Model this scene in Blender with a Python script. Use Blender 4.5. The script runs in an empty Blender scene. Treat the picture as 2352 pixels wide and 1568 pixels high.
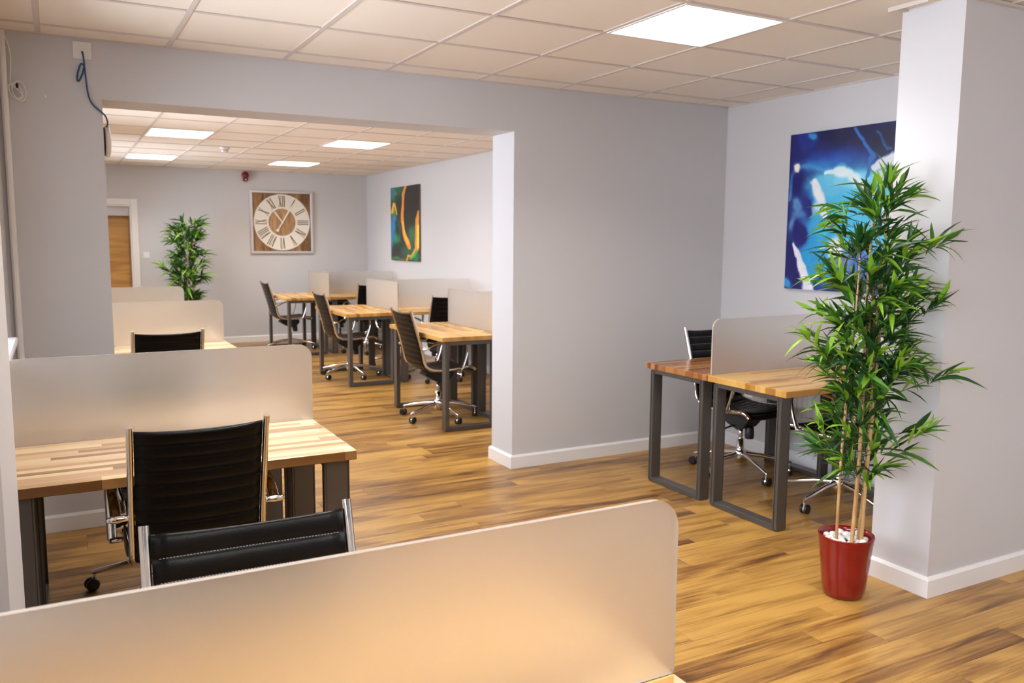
import bpy, math, random
import numpy as np
from mathutils import Vector, Matrix

S = bpy.context.scene
COL = S.collection
R = math.radians
PI = math.pi
random.seed(7)

# ------------------------------------------------------------------ camera, world, exposure
cd = bpy.data.cameras.new('camera')
cam = bpy.data.objects.new('camera', cd)
COL.objects.link(cam)
_y, _p, _r = 0.49596, -0.1195, 0.00685
fwd = Vector((math.sin(_y) * math.cos(_p), math.cos(_y) * math.cos(_p), math.sin(_p)))
rgt = Vector((math.cos(_y), -math.sin(_y), 0))
up = rgt.cross(fwd)
r2 = rgt * math.cos(_r) + up * math.sin(_r)
u2 = up * math.cos(_r) - rgt * math.sin(_r)
mw = Matrix((r2, u2, -fwd)).transposed().to_4x4()
mw.translation = Vector((0.02544, -4.89767, 1.53702))
cam.matrix_world = mw
cd.sensor_width = 22.3
cd.lens = 1929.13 / 2352 * 22.3
cd.clip_start = 0.05
cd.dof.use_dof = True
cd.dof.focus_distance = 2.3
cd.dof.aperture_fstop = 4.2
S.camera = cam

w = bpy.data.worlds.new('daylight')
S.world = w
w.use_nodes = True
bg = w.node_tree.nodes['Background']
bg.inputs[0].default_value = (0.80, 0.88, 1.0, 1)
bg.inputs[1].default_value = 12.0
S.view_settings.view_transform = 'Standard'
S.view_settings.look = 'None'
S.view_settings.gamma = 1
S.view_settings.use_curve_mapping = False
S.view_settings.exposure = 0.47
S.cycles.max_bounces = 9
S.cycles.diffuse_bounces = 5
S.cycles.glossy_bounces = 4
S.cycles.transmission_bounces = 8
S.cycles.transparent_max_bounces = 8
S.cycles.sample_clamp_indirect = 8
S.cycles.caustics_refractive = True
S.cycles.blur_glossy = 0.5
LED = 5.0
LED_WATT = 14.5      # each ceiling panel, beam narrowed by its prismatic cover

# ------------------------------------------------------------------ materials
def mat(name):
    m = bpy.data.materials.new(name)
    m.use_nodes = True
    nt = m.node_tree
    return m, nt, nt.nodes['Principled BSDF']

def N(nt, t, **kw):
    n = nt.nodes.new(t)
    for k, v in kw.items():
        if k.startswith('i_'):
            n.inputs[k[2:].replace('_', ' ')].default_value = v
        else:
            setattr(n, k, v)
    return n

def L(nt, a, b):
    nt.links.new(a, b)

def srgb(r, g, b):
    f = lambda c: (c / 255 / 12.92) if c / 255 <= .04045 else ((c / 255 + .055) / 1.055) ** 2.4
    return (f(r), f(g), f(b), 1)

def simple(name, col, rough=.5, metal=0., spec=.5, bump=0., bscale=60., coat=0.):
    m, nt, b = mat(name)
    b.inputs['Base Color'].default_value = (*col[:3], 1)
    b.inputs['Roughness'].default_value = rough
    b.inputs['Metallic'].default_value = metal
    b.inputs['Specular IOR Level'].default_value = spec
    b.inputs['Coat Weight'].default_value = coat
    tc = N(nt, 'ShaderNodeTexCoord')
    no = N(nt, 'ShaderNodeTexNoise')
    no.inputs['Scale'].default_value = bscale
    L(nt, tc.outputs['Object'], no.inputs['Vector'])
    mr = N(nt, 'ShaderNodeMapRange')
    mr.inputs['To Min'].default_value = max(0, rough - .03)
    mr.inputs['To Max'].default_value = rough + .03
    L(nt, no.outputs['Fac'], mr.inputs['Value'])
    L(nt, mr.outputs[0], b.inputs['Roughness'])
    if bump:
        bp = N(nt, 'ShaderNodeBump')
        bp.inputs['Strength'].default_value = bump
        bp.inputs['Distance'].default_value = .002
        L(nt, no.outputs['Fac'], bp.inputs['Height'])
        L(nt, bp.outputs[0], b.inputs['Normal'])
    return m

M = {}
M['wall'] = simple('wall_paint', (.575, .563, .572), .55, bump=.08, bscale=120)
M['tile'] = simple('ceiling_tile_board', (.80, .715, .615), .9, bump=.25, bscale=300)
M['bar'] = simple('grid_bar_paint', (.60, .535, .485), .6)
M['slab'] = simple('slab_grey', (.3, .3, .3), .9)
M['gloss'] = simple('skirting_gloss', (.78, .76, .75), .3)
M['upvc'] = simple('window_plastic', (.80, .80, .82), .3)
M['chrome'] = simple('chrome', (.80, .79, .78), .07, 1.0)
M['blackplastic'] = simple('black_plastic', (.012, .012, .013), .42)
M['leather'] = simple('black_leather', (.0045, .0045, .0052), .33, bump=.2, bscale=450, spec=.16)
M['thread'] = simple('seam_thread', (.42, .42, .42), .7)
M['steel'] = simple('grey_steel', (.120, .109, .101), .36, .5)
M['redglaze'] = simple('red_glaze', (.22, .001, .003), .14, coat=.4)
M['pebble'] = simple('white_pebble', (.85, .83, .80), .5)
M['soil'] = simple('dark_soil', (.02, .016, .012), .95)
M['silver'] = simple('silver_frame', (.62, .60, .59), .35, .4)
M['redplastic'] = simple('red_plastic', (.15, .004, .006), .35)
M['whiteplastic'] = simple('white_plastic', (.80, .79, .78), .35)
M['bluecable'] = simple('blue_cable', (.012, .07, .22), .4)
M['whitecable'] = simple('white_cable', (.85, .84, .80), .4)
M['radiator'] = simple('radiator_enamel', (.72, .71, .72), .35)
M['ringpaint'] = simple('clock_ring_paint', (.80, .76, .68), .6, bump=.2, bscale=30)
M['numeral'] = simple('numeral_brown', (.16, .09, .035), .6)
M['hand'] = simple('hand_cream', (.82, .79, .74), .4)
M['clear'] = simple('clear_dome', (.75, .75, .78), .1)

def rand_ramp_wood(name, stops, scale=(1, 1, 1), rough=.35, rand=True, fine=.35, spec=.5, vscale=1.0):
    """Wood: long soft streaks + fine grain; each object shifts in the pattern and in tone."""
    m, nt, b = mat(name)
    tc = N(nt, 'ShaderNodeTexCoord')
    oi = N(nt, 'ShaderNodeObjectInfo')
    mp = N(nt, 'ShaderNodeMapping')
    mp.inputs['Scale'].default_value = scale
    L(nt, tc.outputs['Object'], mp.inputs['Vector'])
    add = N(nt, 'ShaderNodeVectorMath', operation='MULTIPLY_ADD')
    add.inputs[1].default_value = (1, 1, 1)
    cx = N(nt, 'ShaderNodeCombineXYZ')
    mu = N(nt, 'ShaderNodeMath', operation='MULTIPLY')
    mu.inputs[1].default_value = 57.3 if rand else 0
    L(nt, oi.outputs['Random'], mu.inputs[0])
    L(nt, mu.outputs[0], cx.inputs[0]); L(nt, mu.outputs[0], cx.inputs[1])
    L(nt, mp.outputs[0], add.inputs[0]); L(nt, cx.outputs[0], add.inputs[2])
    n1 = N(nt, 'ShaderNodeTexNoise')
    n1.inputs['Scale'].default_value = vscale; n1.inputs['Detail'].default_value = 4
    n1.inputs['Roughness'].default_value = .55; n1.inputs['Distortion'].default_value = .9
    L(nt, add.outputs[0], n1.inputs['Vector'])
    sc = N(nt, 'ShaderNodeVectorMath', operation='MULTIPLY')
    sc.inputs[1].default_value = (1.5, 7, 7)
    L(nt, add.outputs[0], sc.inputs[0])
    n2 = N(nt, 'ShaderNodeTexNoise')
    n2.inputs['Scale'].default_value = vscale * 1.2; n2.inputs['Detail'].default_value = 5
    n2.inputs['Distortion'].default_value = .4
    L(nt, sc.outputs[0], n2.inputs['Vector'])
    mix = N(nt, 'ShaderNodeMath', operation='MULTIPLY_ADD')
    mix.inputs[1].default_value = fine
    L(nt, n2.outputs['Fac'], mix.inputs[0]); L(nt, n1.outputs['Fac'], mix.inputs[2])
    s2 = N(nt, 'ShaderNodeMath', operation='MULTIPLY_ADD')
    s2.inputs[1].default_value = .24 if rand else 0
    s2.inputs[2].default_value = -.12 - fine * .5
    L(nt, oi.outputs['Random'], s2.inputs[0])
    s3 = N(nt, 'ShaderNodeMath', operation='ADD')
    L(nt, mix.outputs[0], s3.inputs[0]); L(nt, s2.outputs[0], s3.inputs[1])
    cr = N(nt, 'ShaderNodeValToRGB')
    el = cr.color_ramp.elements
    el[0].position, el[0].color = stops[0]
    el[1].position, el[1].color = stops[-1]
    for p_, c_ in stops[1:-1]:
        e = el.new(p_); e.color = c_
    L(nt, s3.outputs[0], cr.inputs[0])
    L(nt, cr.outputs[0], b.inputs['Base Color'])
    b.inputs['Roughness'].default_value = rough
    b.inputs['Specular IOR Level'].default_value = spec
    return m

M['plank'] = rand_ramp_wood('oak_laminate',
    [(.24, (.098, .040, .011, 1)), (.38, (.225, .103, .024, 1)), (.51, (.345, .178, .040, 1)), (.69, (.49, .275, .066, 1))],
    scale=(1.5, 10, 10), rough=.3, fine=.62)
M['doorwood'] = rand_ramp_wood('oak_door_veneer',
    [(.3, (.36, .17, .04, 1)), (.7, (.56, .30, .08, 1))], scale=(2, 2, 12), rough=.4)
M['clockwood'] = rand_ramp_wood('rustic_clock_board',
    [(.3, (.12, .058, .022, 1)), (.55, (.25, .13, .052, 1)), (.75, (.36, .20, .09, 1))], scale=(14, 2, 2), rough=.6)
M['clockwoodlight'] = rand_ramp_wood('rustic_clock_centre',
    [(.3, (.28, .14, .055, 1)), (.7, (.55, .34, .16, 1))], scale=(16, 2, 2), rough=.6)

def stave_wood(name, dark, mid, light, rough=.25):
    """Butcher block: glued staves along local X, each of its own tone."""
    m, nt, b = mat(name)
    tc = N(nt, 'ShaderNodeTexCoord')
    sep = N(nt, 'ShaderNodeSeparateXYZ')
    L(nt, tc.outputs['Object'], sep.inputs[0])
    row = N(nt, 'ShaderNodeMath', operation='MULTIPLY'); row.inputs[1].default_value = 1 / .037
    L(nt, sep.outputs[1], row.inputs[0])
    rf = N(nt, 'ShaderNodeMath', operation='FLOOR'); L(nt, row.outputs[0], rf.inputs[0])
    wn = N(nt, 'ShaderNodeTexWhiteNoise', noise_dimensions='1D'); L(nt, rf.outputs[0], wn.inputs['W'])
    xs = N(nt, 'ShaderNodeMath', operation='MULTIPLY_ADD'); xs.inputs[1].default_value = 1 / .40
    off = N(nt, 'ShaderNodeMath', operation='MULTIPLY'); off.inputs[1].default_value = 9.0
    L(nt, wn.outputs['Value'], off.inputs[0])
    L(nt, sep.outputs[0], xs.inputs[0]); L(nt, off.outputs[0], xs.inputs[2])
    xf = N(nt, 'ShaderNodeMath', operation='FLOOR'); L(nt, xs.outputs[0], xf.inputs[0])
    cmb = N(nt, 'ShaderNodeCombineXYZ')
    L(nt, xf.outputs[0], cmb.inputs[0]); L(nt, rf.outputs[0], cmb.inputs[1])
    oi = N(nt, 'ShaderNodeObjectInfo')
    L(nt, oi.outputs['Random'], cmb.inputs[2])
    w2 = N(nt, 'ShaderNodeTexWhiteNoise', noise_dimensions='3D'); L(nt, cmb.outputs[0], w2.inputs['Vector'])
    mp = N(nt, 'ShaderNodeMapping'); mp.inputs['Scale'].default_value = (3, 45, 45)
    L(nt, tc.outputs['Object'], mp.inputs['Vector'])
    ad = N(nt, 'ShaderNodeVectorMath', operation='ADD'); L(nt, mp.outputs[0], ad.inputs[0]); L(nt, w2.outputs['Color'], ad.inputs[1])
    n1 = N(nt, 'ShaderNodeTexNoise'); n1.inputs['Scale'].default_value = 1; n1.inputs['Detail'].default_value = 4
    L(nt, ad.outputs[0], n1.inputs['Vector'])
    sm = N(nt, 'ShaderNodeMath', operation='MULTIPLY_ADD'); sm.inputs[1].default_value = .35
    L(nt, n1.outputs['Fac'], sm.inputs[0])
    s0 = N(nt, 'ShaderNodeMath', operation='MULTIPLY'); s0.inputs[1].default_value = .8
    L(nt, w2.outputs['Value'], s0.inputs[0]); L(nt, s0.outputs[0], sm.inputs[2])
    cr = N(nt, 'ShaderNodeValToRGB')
    e = cr.color_ramp.elements
    e[0].position, e[0].color = .1, dark
    e[1].position, e[1].color = 1.0, light
    x = e.new(.45); x.color = mid
    L(nt, sm.outputs[0], cr.inputs[0]); L(nt, cr.outputs[0], b.inputs['Base Color'])
    b.inputs['Roughness'].default_value = rough
    return m

M['stave'] = stave_wood('walnut_block', (.20, .105, .05, 1), (.52, .33, .17, 1), (.80, .60, .36, 1))
M['stavedark'] = stave_wood('walnut_block_dark', (.12, .035, .010, 1), (.27, .10, .028, 1), (.42, .19, .06, 1))
M['stavegold'] = stave_wood('oak_block_golden', (.28, .12, .022, 1), (.47, .245, .055, 1), (.60, .36, .105, 1))
M['staveedge'] = stave_wood('walnut_block_edge', (.07, .028, .010, 1), (.17, .075, .022, 1), (.42, .22, .075, 1))

# frosted acrylic: diffusing sheet, the blur grows with the distance behind it
m, nt, b = mat('frosted_acrylic')
b.inputs['Base Color'].default_value = (1, .98, .945, 1)
b.inputs['Transmission Weight'].default_value = 1
b.inputs['Roughness'].default_value = .55
b.inputs['IOR'].default_value = 1.33
tl = N(nt, 'ShaderNodeBsdfTranslucent'); tl.inputs[0].default_value = (.85, .82, .80, 1)
df = N(nt, 'ShaderNodeBsdfDiffuse'); df.inputs[0].default_value = (.80, .78, .76, 1)
m1 = N(nt, 'ShaderNodeMixShader'); m1.inputs[0].default_value = .5
L(nt, tl.outputs[0], m1.inputs[1]); L(nt, df.outputs[0], m1.inputs[2])
m2 = N(nt, 'ShaderNodeMixShader'); m2.inputs[0].default_value = .10
L(nt, b.outputs[0], m2.inputs[1]); L(nt, m1.outputs[0], m2.inputs[2])
L(nt, m2.outputs[0], nt.nodes['Material Output'].inputs[0])
M['frost'] = m
M['edge'] = simple('polished_acrylic_edge', (.40, .34, .285), .12)

# glass pane that lets the daylight in
m, nt, b = mat('window_glass')
gl = N(nt, 'ShaderNodeBsdfGlossy'); gl.inputs['Roughness'].default_value = .02
tr = N(nt, 'ShaderNodeBsdfTransparent')
fr = N(nt, 'ShaderNodeFresnel'); fr.inputs[0].default_value = 1.45
mx = N(nt, 'ShaderNodeMixShader')
L(nt, fr.outputs[0], mx.inputs[0]); L(nt, tr.outputs[0], mx.inputs[1]); L(nt, gl.outputs[0], mx.inputs[2])
L(nt, mx.outputs[0], nt.nodes['Material Output'].inputs[0])
M['glass'] = m

def emis(name, col, st):
    m, nt, b = mat(name)
    b.inputs['Base Color'].default_value = (.8, .8, .8, 1)
    b.inputs['Emission Color'].default_value = (*col, 1)
    b.inputs['Emission Strength'].default_value = st
    return m
M['led'] = emis('led_diffuser', (1.0, .965, .92), LED)

def leafmat(name, c1, c2):
    m, nt, b = mat(name)
    oi = N(nt, 'ShaderNodeObjectInfo')
    tc = N(nt, 'ShaderNodeTexCoord')
    no = N(nt, 'ShaderNodeTexNoise'); no.inputs['Scale'].default_value = 14
    L(nt, tc.outputs['Object'], no.inputs['Vector'])
    a = N(nt, 'ShaderNodeMath', operation='MULTIPLY_ADD'); a.inputs[1].default_value = .5
    L(nt, oi.outputs['Random'], a.inputs[0]); 
    h = N(nt, 'ShaderNodeMath', operation='MULTIPLY'); h.inputs[1].default_value = .5
    L(nt, no.outputs['Fac'], h.inputs[0]); L(nt, h.outputs[0], a.inputs[2])
    mx = N(nt, 'ShaderNodeMix', data_type='RGBA')
    mx.inputs[6].default_value = (*c1, 1); mx.inputs[7].default_value = (*c2, 1)
    L(nt, a.outputs[0], mx.inputs[0])
    L(nt, mx.outputs[2], b.inputs['Base Color'])
    b.inputs['Roughness'].default_value = .42
    tl = N(nt, 'ShaderNodeBsdfTranslucent')
    L(nt, mx.outputs[2], tl.inputs[0])
    ms = N(nt, 'ShaderNodeMixShader'); ms.inputs[0].default_value = .22
    L(nt, b.outputs[0], ms.inputs[1]); L(nt, tl.outputs[0], ms.inputs[2])
    L(nt, ms.outputs[0], nt.nodes['Material Output'].inputs[0])
    return m
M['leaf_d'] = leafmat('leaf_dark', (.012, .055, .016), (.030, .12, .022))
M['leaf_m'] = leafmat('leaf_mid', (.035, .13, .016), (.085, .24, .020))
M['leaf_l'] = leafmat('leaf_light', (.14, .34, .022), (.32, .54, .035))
M['twig'] = simple('twig_green_brown', (.06, .075, .03), .6)
M['cane'] = rand_ramp_wood('bamboo_cane', [(.3, (.42, .22, .08, 1)), (.7, (.66, .44, .20, 1))], scale=(12, 12, 3), rough=.45)

def attrmat(name, rough=.35):
    m, nt, b = mat(name)
    a = N(nt, 'ShaderNodeAttribute'); a.attribute_name = 'Col'
    L(nt, a.outputs['Color'], b.inputs['Base Color'])
    b.inputs['Roughness'].default_value = rough
    return m
M['print'] = attrmat('canvas_print')

# ------------------------------------------------------------------ mesh builder
class MB:
    def __init__(s):
        s.v = []; s.f = []; s.mi = []; s.cur = 0; s.sm = []; s.smooth = False
    def add(s, vs, fs):
        o = len(s.v)
        s.v += [tuple(v) for v in vs]
        for f in fs:
            s.f.append(tuple(i + o for i in f)); s.mi.append(s.cur); s.sm.append(s.smooth)
        return s
    def box(s, a, b):
        x0, y0, z0 = (min(a[i], b[i]) for i in range(3)); x1, y1, z1 = (max(a[i], b[i]) for i in range(3))
        return s.add([(x0, y0, z0), (x1, y0, z0), (x1, y1, z0), (x0, y1, z0), (x0, y0, z1), (x1, y0, z1), (x1, y1, z1), (x0, y1, z1)],
              [(0, 3, 2, 1), (4, 5, 6, 7), (0, 1, 5, 4), (1, 2, 6, 5), (2, 3, 7, 6), (3, 0, 4, 7)])
    def cbox(s, a, b, c=.003):
        """box whose edges are chamfered"""
        x0, y0, z0 = (min(a[i], b[i]) for i in range(3)); x1, y1, z1 = (max(a[i], b[i]) for i in range(3))
        vs = []; idx = {}
        for ax in range(3):
            for sx in (0, 1):
                for sy in (0, 1):
                    for sz in (0, 1):
                        p = [(x0, x1)[sx], (y0, y1)[sy], (z0, z1)[sz]]
                        d = [(c, -c)[sx], (c, -c)[sy], (c, -c)[sz]]
                        for k in range(3):
                            if k != ax: p[k] += d[k]
                        idx[(ax, sx, sy, sz)] = len(vs); vs.append(p)
        F = []
        for ax in range(3):
            for sd in (0, 1):
                q = []
                for (u, v_) in ((0, 0), (1, 0), (1, 1), (0, 1)):
                    k = [0, 0, 0]; k[ax] = sd; k[(ax + 1) % 3] = u; k[(ax + 2) % 3] = v_
                    q.append(idx[(ax, *k)])
                F.append(q if sd else q[::-1])
        for ax in range(3):                      # edges along ax
            a1, a2 = (ax + 1) % 3, (ax + 2) % 3
            for u in (0, 1):
                for v_ in (0, 1):
                    k0 = [0, 0, 0]; k0[a1] = u; k0[a2] = v_; k1 = list(k0); k1[ax] = 1
                    q = [idx[(a1, *k0)], idx[(a1, *k1)], idx[(a2, *k1)], idx[(a2, *k0)]]
                    F.append(q if (u ^ v_) == 0 else q[::-1])
        for sx in (0, 1):
            for sy in (0, 1):
                for sz in (0, 1):
                    q = [idx[(0, sx, sy, sz)], idx[(1, sx, sy, sz)], idx[(2, sx, sy, sz)]]
                    F.append(q if (sx + sy + sz) % 2 else q[::-1])
        return s.add(vs, F)
    def tube(s, pts, r, n=10, r2=None, closed=False, cap=True, flat=1.0, upv=(0, 0, 1)):
        pts = [Vector(p) for p in pts]; m_ = len(pts)
        rad = r if hasattr(r, '__len__') else [r] * m_
        vs = []; prev = None
        for i, p in enumerate(pts):
            if closed: t = pts[(i + 1) % m_] - pts[i - 1]
            else: t = (pts[min(i + 1, m_ - 1)] - pts[max(i - 1, 0)])
            t.normalize()
            a = Vector(upv) if prev is None else prev
            a = a - t * a.dot(t)
            if a.length < 1e-4:
                a = Vector((1, 0, 0)); a = a - t * a.dot(t)
            a.normalize(); prev = a
            c = t.cross(a)
            for k in range(n):
                th = 2 * PI * k / n
                vs.append(p + a * math.cos(th) * rad[i] + c * math.sin(th) * rad[i] * flat)
        F = []
        for i in range(m_ if closed else m_ - 1):
            j = (i + 1) % m_
            for k in range(n):
                l = (k + 1) % n
                F.append((i * n + k, i * n + l, j * n + l, j * n + k))
        s.add(vs, F)
        if cap and not closed:
            sv = s.smooth; s.smooth = False
            s.add(vs[:n], [tuple(range(n - 1, -1, -1))]); s.add(vs[-n:], [tuple(range(n))])
            s.smooth = sv
        return s
    def lathe(s, prof, c=(0, 0, 0), n=24, axis='z', cap=True):
        vs = []
        for (r_, h) in prof:
            for k in range(n):
                th = 2 * PI * k / n
                p = (r_ * math.cos(th), r_ * math.sin(th), h)
                if axis == 'y': p = (p[0], p[2], -p[1])
                if axis == 'x': p = (p[2], p[0], p[1])
                vs.append((p[0] + c[0], p[1] + c[1], p[2] + c[2]))
        F = []
        for i in range(len(prof) - 1):
            for k in range(n):
                l = (k + 1) % n
                F.append((i * n + k, i * n + l, (i + 1) * n + l, (i + 1) * n + k))
        if cap:
            F.append(tuple(range(n - 1, -1, -1))); F.append(tuple((len(prof) - 1) * n + k for k in range(n)))
        return s.add(vs, F)
    def prism(s, poly, a, b, axis='y'):
        """poly of 2-D points extruded between a and b along axis"""
        n = len(poly)
        def P(p, h):
            return {'y': (p[0], h, p[1]), 'x': (h, p[0], p[1]), 'z': (p[0], p[1], h)}[axis]
        vs = [P(p, a) for p in poly] + [P(p, b) for p in poly]
        F = [tuple(range(n))[::-1], tuple(range(n, 2 * n))] + [(i, (i + 1) % n, n + (i + 1) % n, n + i) for i in range(n)]
        return s.add(vs, F)
    def build(s, name, mats, parent=None, loc=None, rz=None, fix=True):
        me = bpy.data.meshes.new(name)
        me.from_pydata(s.v, [], s.f)
        if not isinstance(mats, (list, tuple)): mats = [mats]
        for m_ in mats: me.materials.append(M[m_] if isinstance(m_, str) else m_)
        me.polygons.foreach_set('material_index', s.mi)
        me.polygons.foreach_set('use_smooth', s.sm)
        me.update()
        if fix:
            import bmesh
            bm = bmesh.new(); bm.from_mesh(me); bmesh.ops.recalc_face_normals(bm, faces=bm.faces); bm.to_mesh(me); bm.free()
        o = bpy.data.objects.new(name, me); COL.objects.link(o)
        if parent: o.parent = parent
        if loc is not None: o.location = loc
        if rz is not None: o.rotation_euler[2] = rz
        return o

def tag(o, label=None, cat=None, group=None, kind=None):
    if label: o['label'] = label
    if cat: o['category'] = cat
    if group: o['group'] = group
    if kind: o['kind'] = kind
    return o

def empty(name, loc=(0, 0, 0), rz=0, **kw):
    o = bpy.data.objects.new(name, None); COL.objects.link(o)
    o.location = loc; o.rotation_euler[2] = rz; o.empty_display_size = .1
    return tag(o, **kw)

KIDS = {}
def kids(o):
    return [c for c in bpy.data.objects if c.parent == o]

def copy_tree(o, loc, rz, base=None, **kw):
    r = o.copy(); COL.objects.link(r); r.location = loc; r.rotation_euler[2] = rz
    for k in ('label', 'category', 'group', 'kind'):
        if k in kw: r[k] = kw[k]
    for c in kids(o):
        if c == r: continue
        d = c.copy(); COL.objects.link(d); d.parent = r
        if base is not None and c.name.startswith('base_leg'): d.rotation_euler[2] = R(base) - R(107) - rz
        for g in kids(c):
            if g.parent == c and g != d:
                e = g.copy(); COL.objects.link(e); e.parent = d
    return r

def struct(o):
    o['kind'] = 'structure'; return o

# ------------------------------------------------------------------ room shell
H = 2.532
XL, XR, XR2 = -0.19, 4.4985, 4.386
YB, YF = 8.014, -7.6
TW = .3027
OL, OR, OZ = .273, 2.681, 2.2408          # the wide opening in the partition

def wallbox(name, boxes, m='wall'):
    b = MB()
    for a, c in boxes: b.box(a, c)
    return struct(b.build(name, m))

wallbox('wall_partition', [((XL - .3, 0, 0), (OL, TW, H + .06)), ((OL, 0, OZ), (OR, TW, H + .06)), ((OR, 0, 0), (XR, TW, H + .06))])
wallbox('wall_right', [((XR, YF, 0), (4.75, TW, H + .06))])
wallbox('wall_right_rear', [((XR2, TW, 0), (4.75, YB, H + .06))])
wallbox('wall_pier', [((3.3067, -2.6643, 0), (XR, -2.3709, H + .06))])
wallbox('wall_front', [((XL - .3, YF - .15, 0), (4.75, YF, H + .06))])
DX0, DX1, DZ = .20, .975, 1.995
wallbox('wall_back', [((XL - .3, YB, 0), (DX0, YB + .3, H + .06)), ((DX0, YB, DZ), (DX1, YB + .3, H + .06)), ((DX1, YB, 0), (4.75, YB + .3, H + .06)),
                      ((DX0, YB + .28, 0), (DX1, YB + .3, DZ))])
# left wall with its windows
SILL, HEAD = 1.06, 2.24
wins = [(-6.4, -3.3), (-2.2, -.50), (1.0, 3.2), (4.6, 6.9)]
bx = []; y = YF
for (a, c) in wins:
    bx.append(((XL - .3, y, 0), (XL, a, H + .06)))
    bx.append(((XL - .3, a, 0), (XL, c, SILL))); bx.append(((XL - .3, a, HEAD), (XL, c, H + .06)))
    y = c
bx.append(((XL - .3, y, 0), (XL, YB, H + .06)))
wallbox('wall_left', bx)
wallbox('wall_left_pilaster', [((XL, -2.87, 0), (-.1, -2.28, H))])
for i, (a, c) in enumerate(wins):
    fr = MB(); X0, X1 = XL - .22, XL - .16
    t = .055
    fr.cbox((X0, a, SILL), (X1, c, SILL + t)); fr.cbox((X0, a, HEAD - t), (X1, c, HEAD))
    fr.cbox((X0, a, SILL + t), (X1, a + t, HEAD - t)); fr.cbox((X0, c - t, SILL + t), (X1, c, HEAD - t))
    n = max(1, round((c - a) / 1.1))
    for k in range(1, n):
        ym = a + (c - a) * k / n
        fr.cbox((X0, ym - .03, SILL + t), (X1, ym + .03, HEAD - t))
    wf = struct(fr.build('window_%d' % (i + 1), 'upvc'))
    MB().box((XL - .195, a + t, SILL + t), (XL - .189, c - t, HEAD - t)).build('pane', 'glass', wf)
    MB().cbox((XL - .16, a + .002, SILL), (XL + .045, c - .002, SILL + .028), .006).build('window_sill', 'upvc', wf)

# skirting boards
def skirt(name, p0, p1, nrm, m0=0, m1=0, h=.0898, t=.018):
    p0 = Vector((*p0, 0)); p1 = Vector((*p1, 0)); n = Vector((*nrm, 0))
    b = MB()
    pr = [(0, 0), (t, 0), (t, h - .012), (t * .45, h), (0, h)]
    dr_ = (p1 - p0).normalized()
    vs = [p0 + n * a - dr_ * a * m0 + Vector((0, 0, z)) for a, z in pr] + [p1 + n * a + dr_ * a * m1 + Vector((0, 0, z)) for a, z in pr]
    b.add(vs, [(0, 1, 2, 3, 4), (9, 8, 7, 6, 5)] + [(i, (i + 1) % 5, 5 + (i + 1) % 5, 5 + i) for i in range(5)])
    return struct(b.build(name, 'gloss'))
s_ = .018
skirt('baseboard_partition_right', (OR, 0), (XR, 0), (0, -1), 1)
skirt('baseboard_partition_jamb', (OR, 0), (OR, TW), (-1, 0), 1, 1)
skirt('baseboard_partition_left', (XL, 0), (OL, 0), (0, -1), 0, 1)
skirt('baseboard_partition_jamb_left', (OL, 0), (OL, TW), (1, 0), 1, 1)
skirt('baseboard_partition_rear', (OR, TW), (XR2, TW), (0, 1), 1)
skirt('baseboard_right', (XR, -2.3709), (XR, 0), (-1, 0))
skirt('baseboard_pier_side', (3.3067, -2.6643), (3.3067, -2.3709), (-1, 0), 1, 1)
skirt('baseboard_pier_front', (3.3067, -2.6643), (XR, -2.6643), (0, -1), 1)
skirt('baseboard_pier_rear', (3.3067, -2.3709), (XR, -2.3709), (0, 1), 1)
skirt('baseboard_right_front', (XR, YF), (XR, -2.6643), (-1, 0))
skirt('baseboard_right_rear', (XR2, TW), (XR2, YB), (-1, 0))
skirt('baseboard_back', (DX1 + .07, YB), (XR2, YB), (0, -1))
skirt('baseboard_left', (XL, -2.28), (XL, 0), (1, 0))
skirt('baseboard_left_rear', (XL, TW), (XL, YB), (1, 0))

# ------------------------------------------------------------------ ceiling: slab, bars, lay-in tiles
ce = struct(MB().box((XL - .3, YF - .15, H + .06), (4.75, YB + .3, H + .16)).build('ceiling', 'slab'))
fx = [XL] + [0.6 * i for i in range(0, 8)] + [XR]
fy = sorted([0.0] + [-.22 - .6 * j for j in range(0, 13)] + [YF])
rx = [XL] + [.247 + .583 * i for i in range(0, 8)] + [XR2]
ry = [TW] + [.88 + .66 * i for i in range(0, 11)] + [YB]
LIGHTS = {('f', 5, len(fy) - 5): 1}
def find(v, arr):
    return min(range(len(arr)), key=lambda k: abs(arr[k] - v))
lights = []
fl = {(find(2.4, fx), find(-2.02, fy)): 'ceiling light panel in front of the pier, nearest and largest',
      (find(.6, fx), find(-2.62, fy)): 'ceiling light panel over the desk by the left window',
      (find(2.4, fx), find(-5.02, fy)): 'ceiling light panel behind the camera on the right',
      (find(.6, fx), find(-5.02, fy)): 'ceiling light panel behind the camera on the left'}
rl = {(1 + 1, find(3.52, ry)): 'ceiling light panel in the rear room, nearer of the left pair',
      (1 + 1, find(6.16, ry)): 'ceiling light panel farther of the left pair, toward the oak door',
      (1 + 4, find(3.52, ry)): 'ceiling light panel nearer of the right pair in the rear room',
      (1 + 4, find(6.16, ry)): 'ceiling light panel farther of the right pair in the rear room',
      (1 + 1, find(.88, ry)): 'ceiling light panel just behind the opening on the left',
      (1 + 4, find(.88, ry)): 'ceiling light panel just behind the opening on the right'}
_tm = {}
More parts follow.
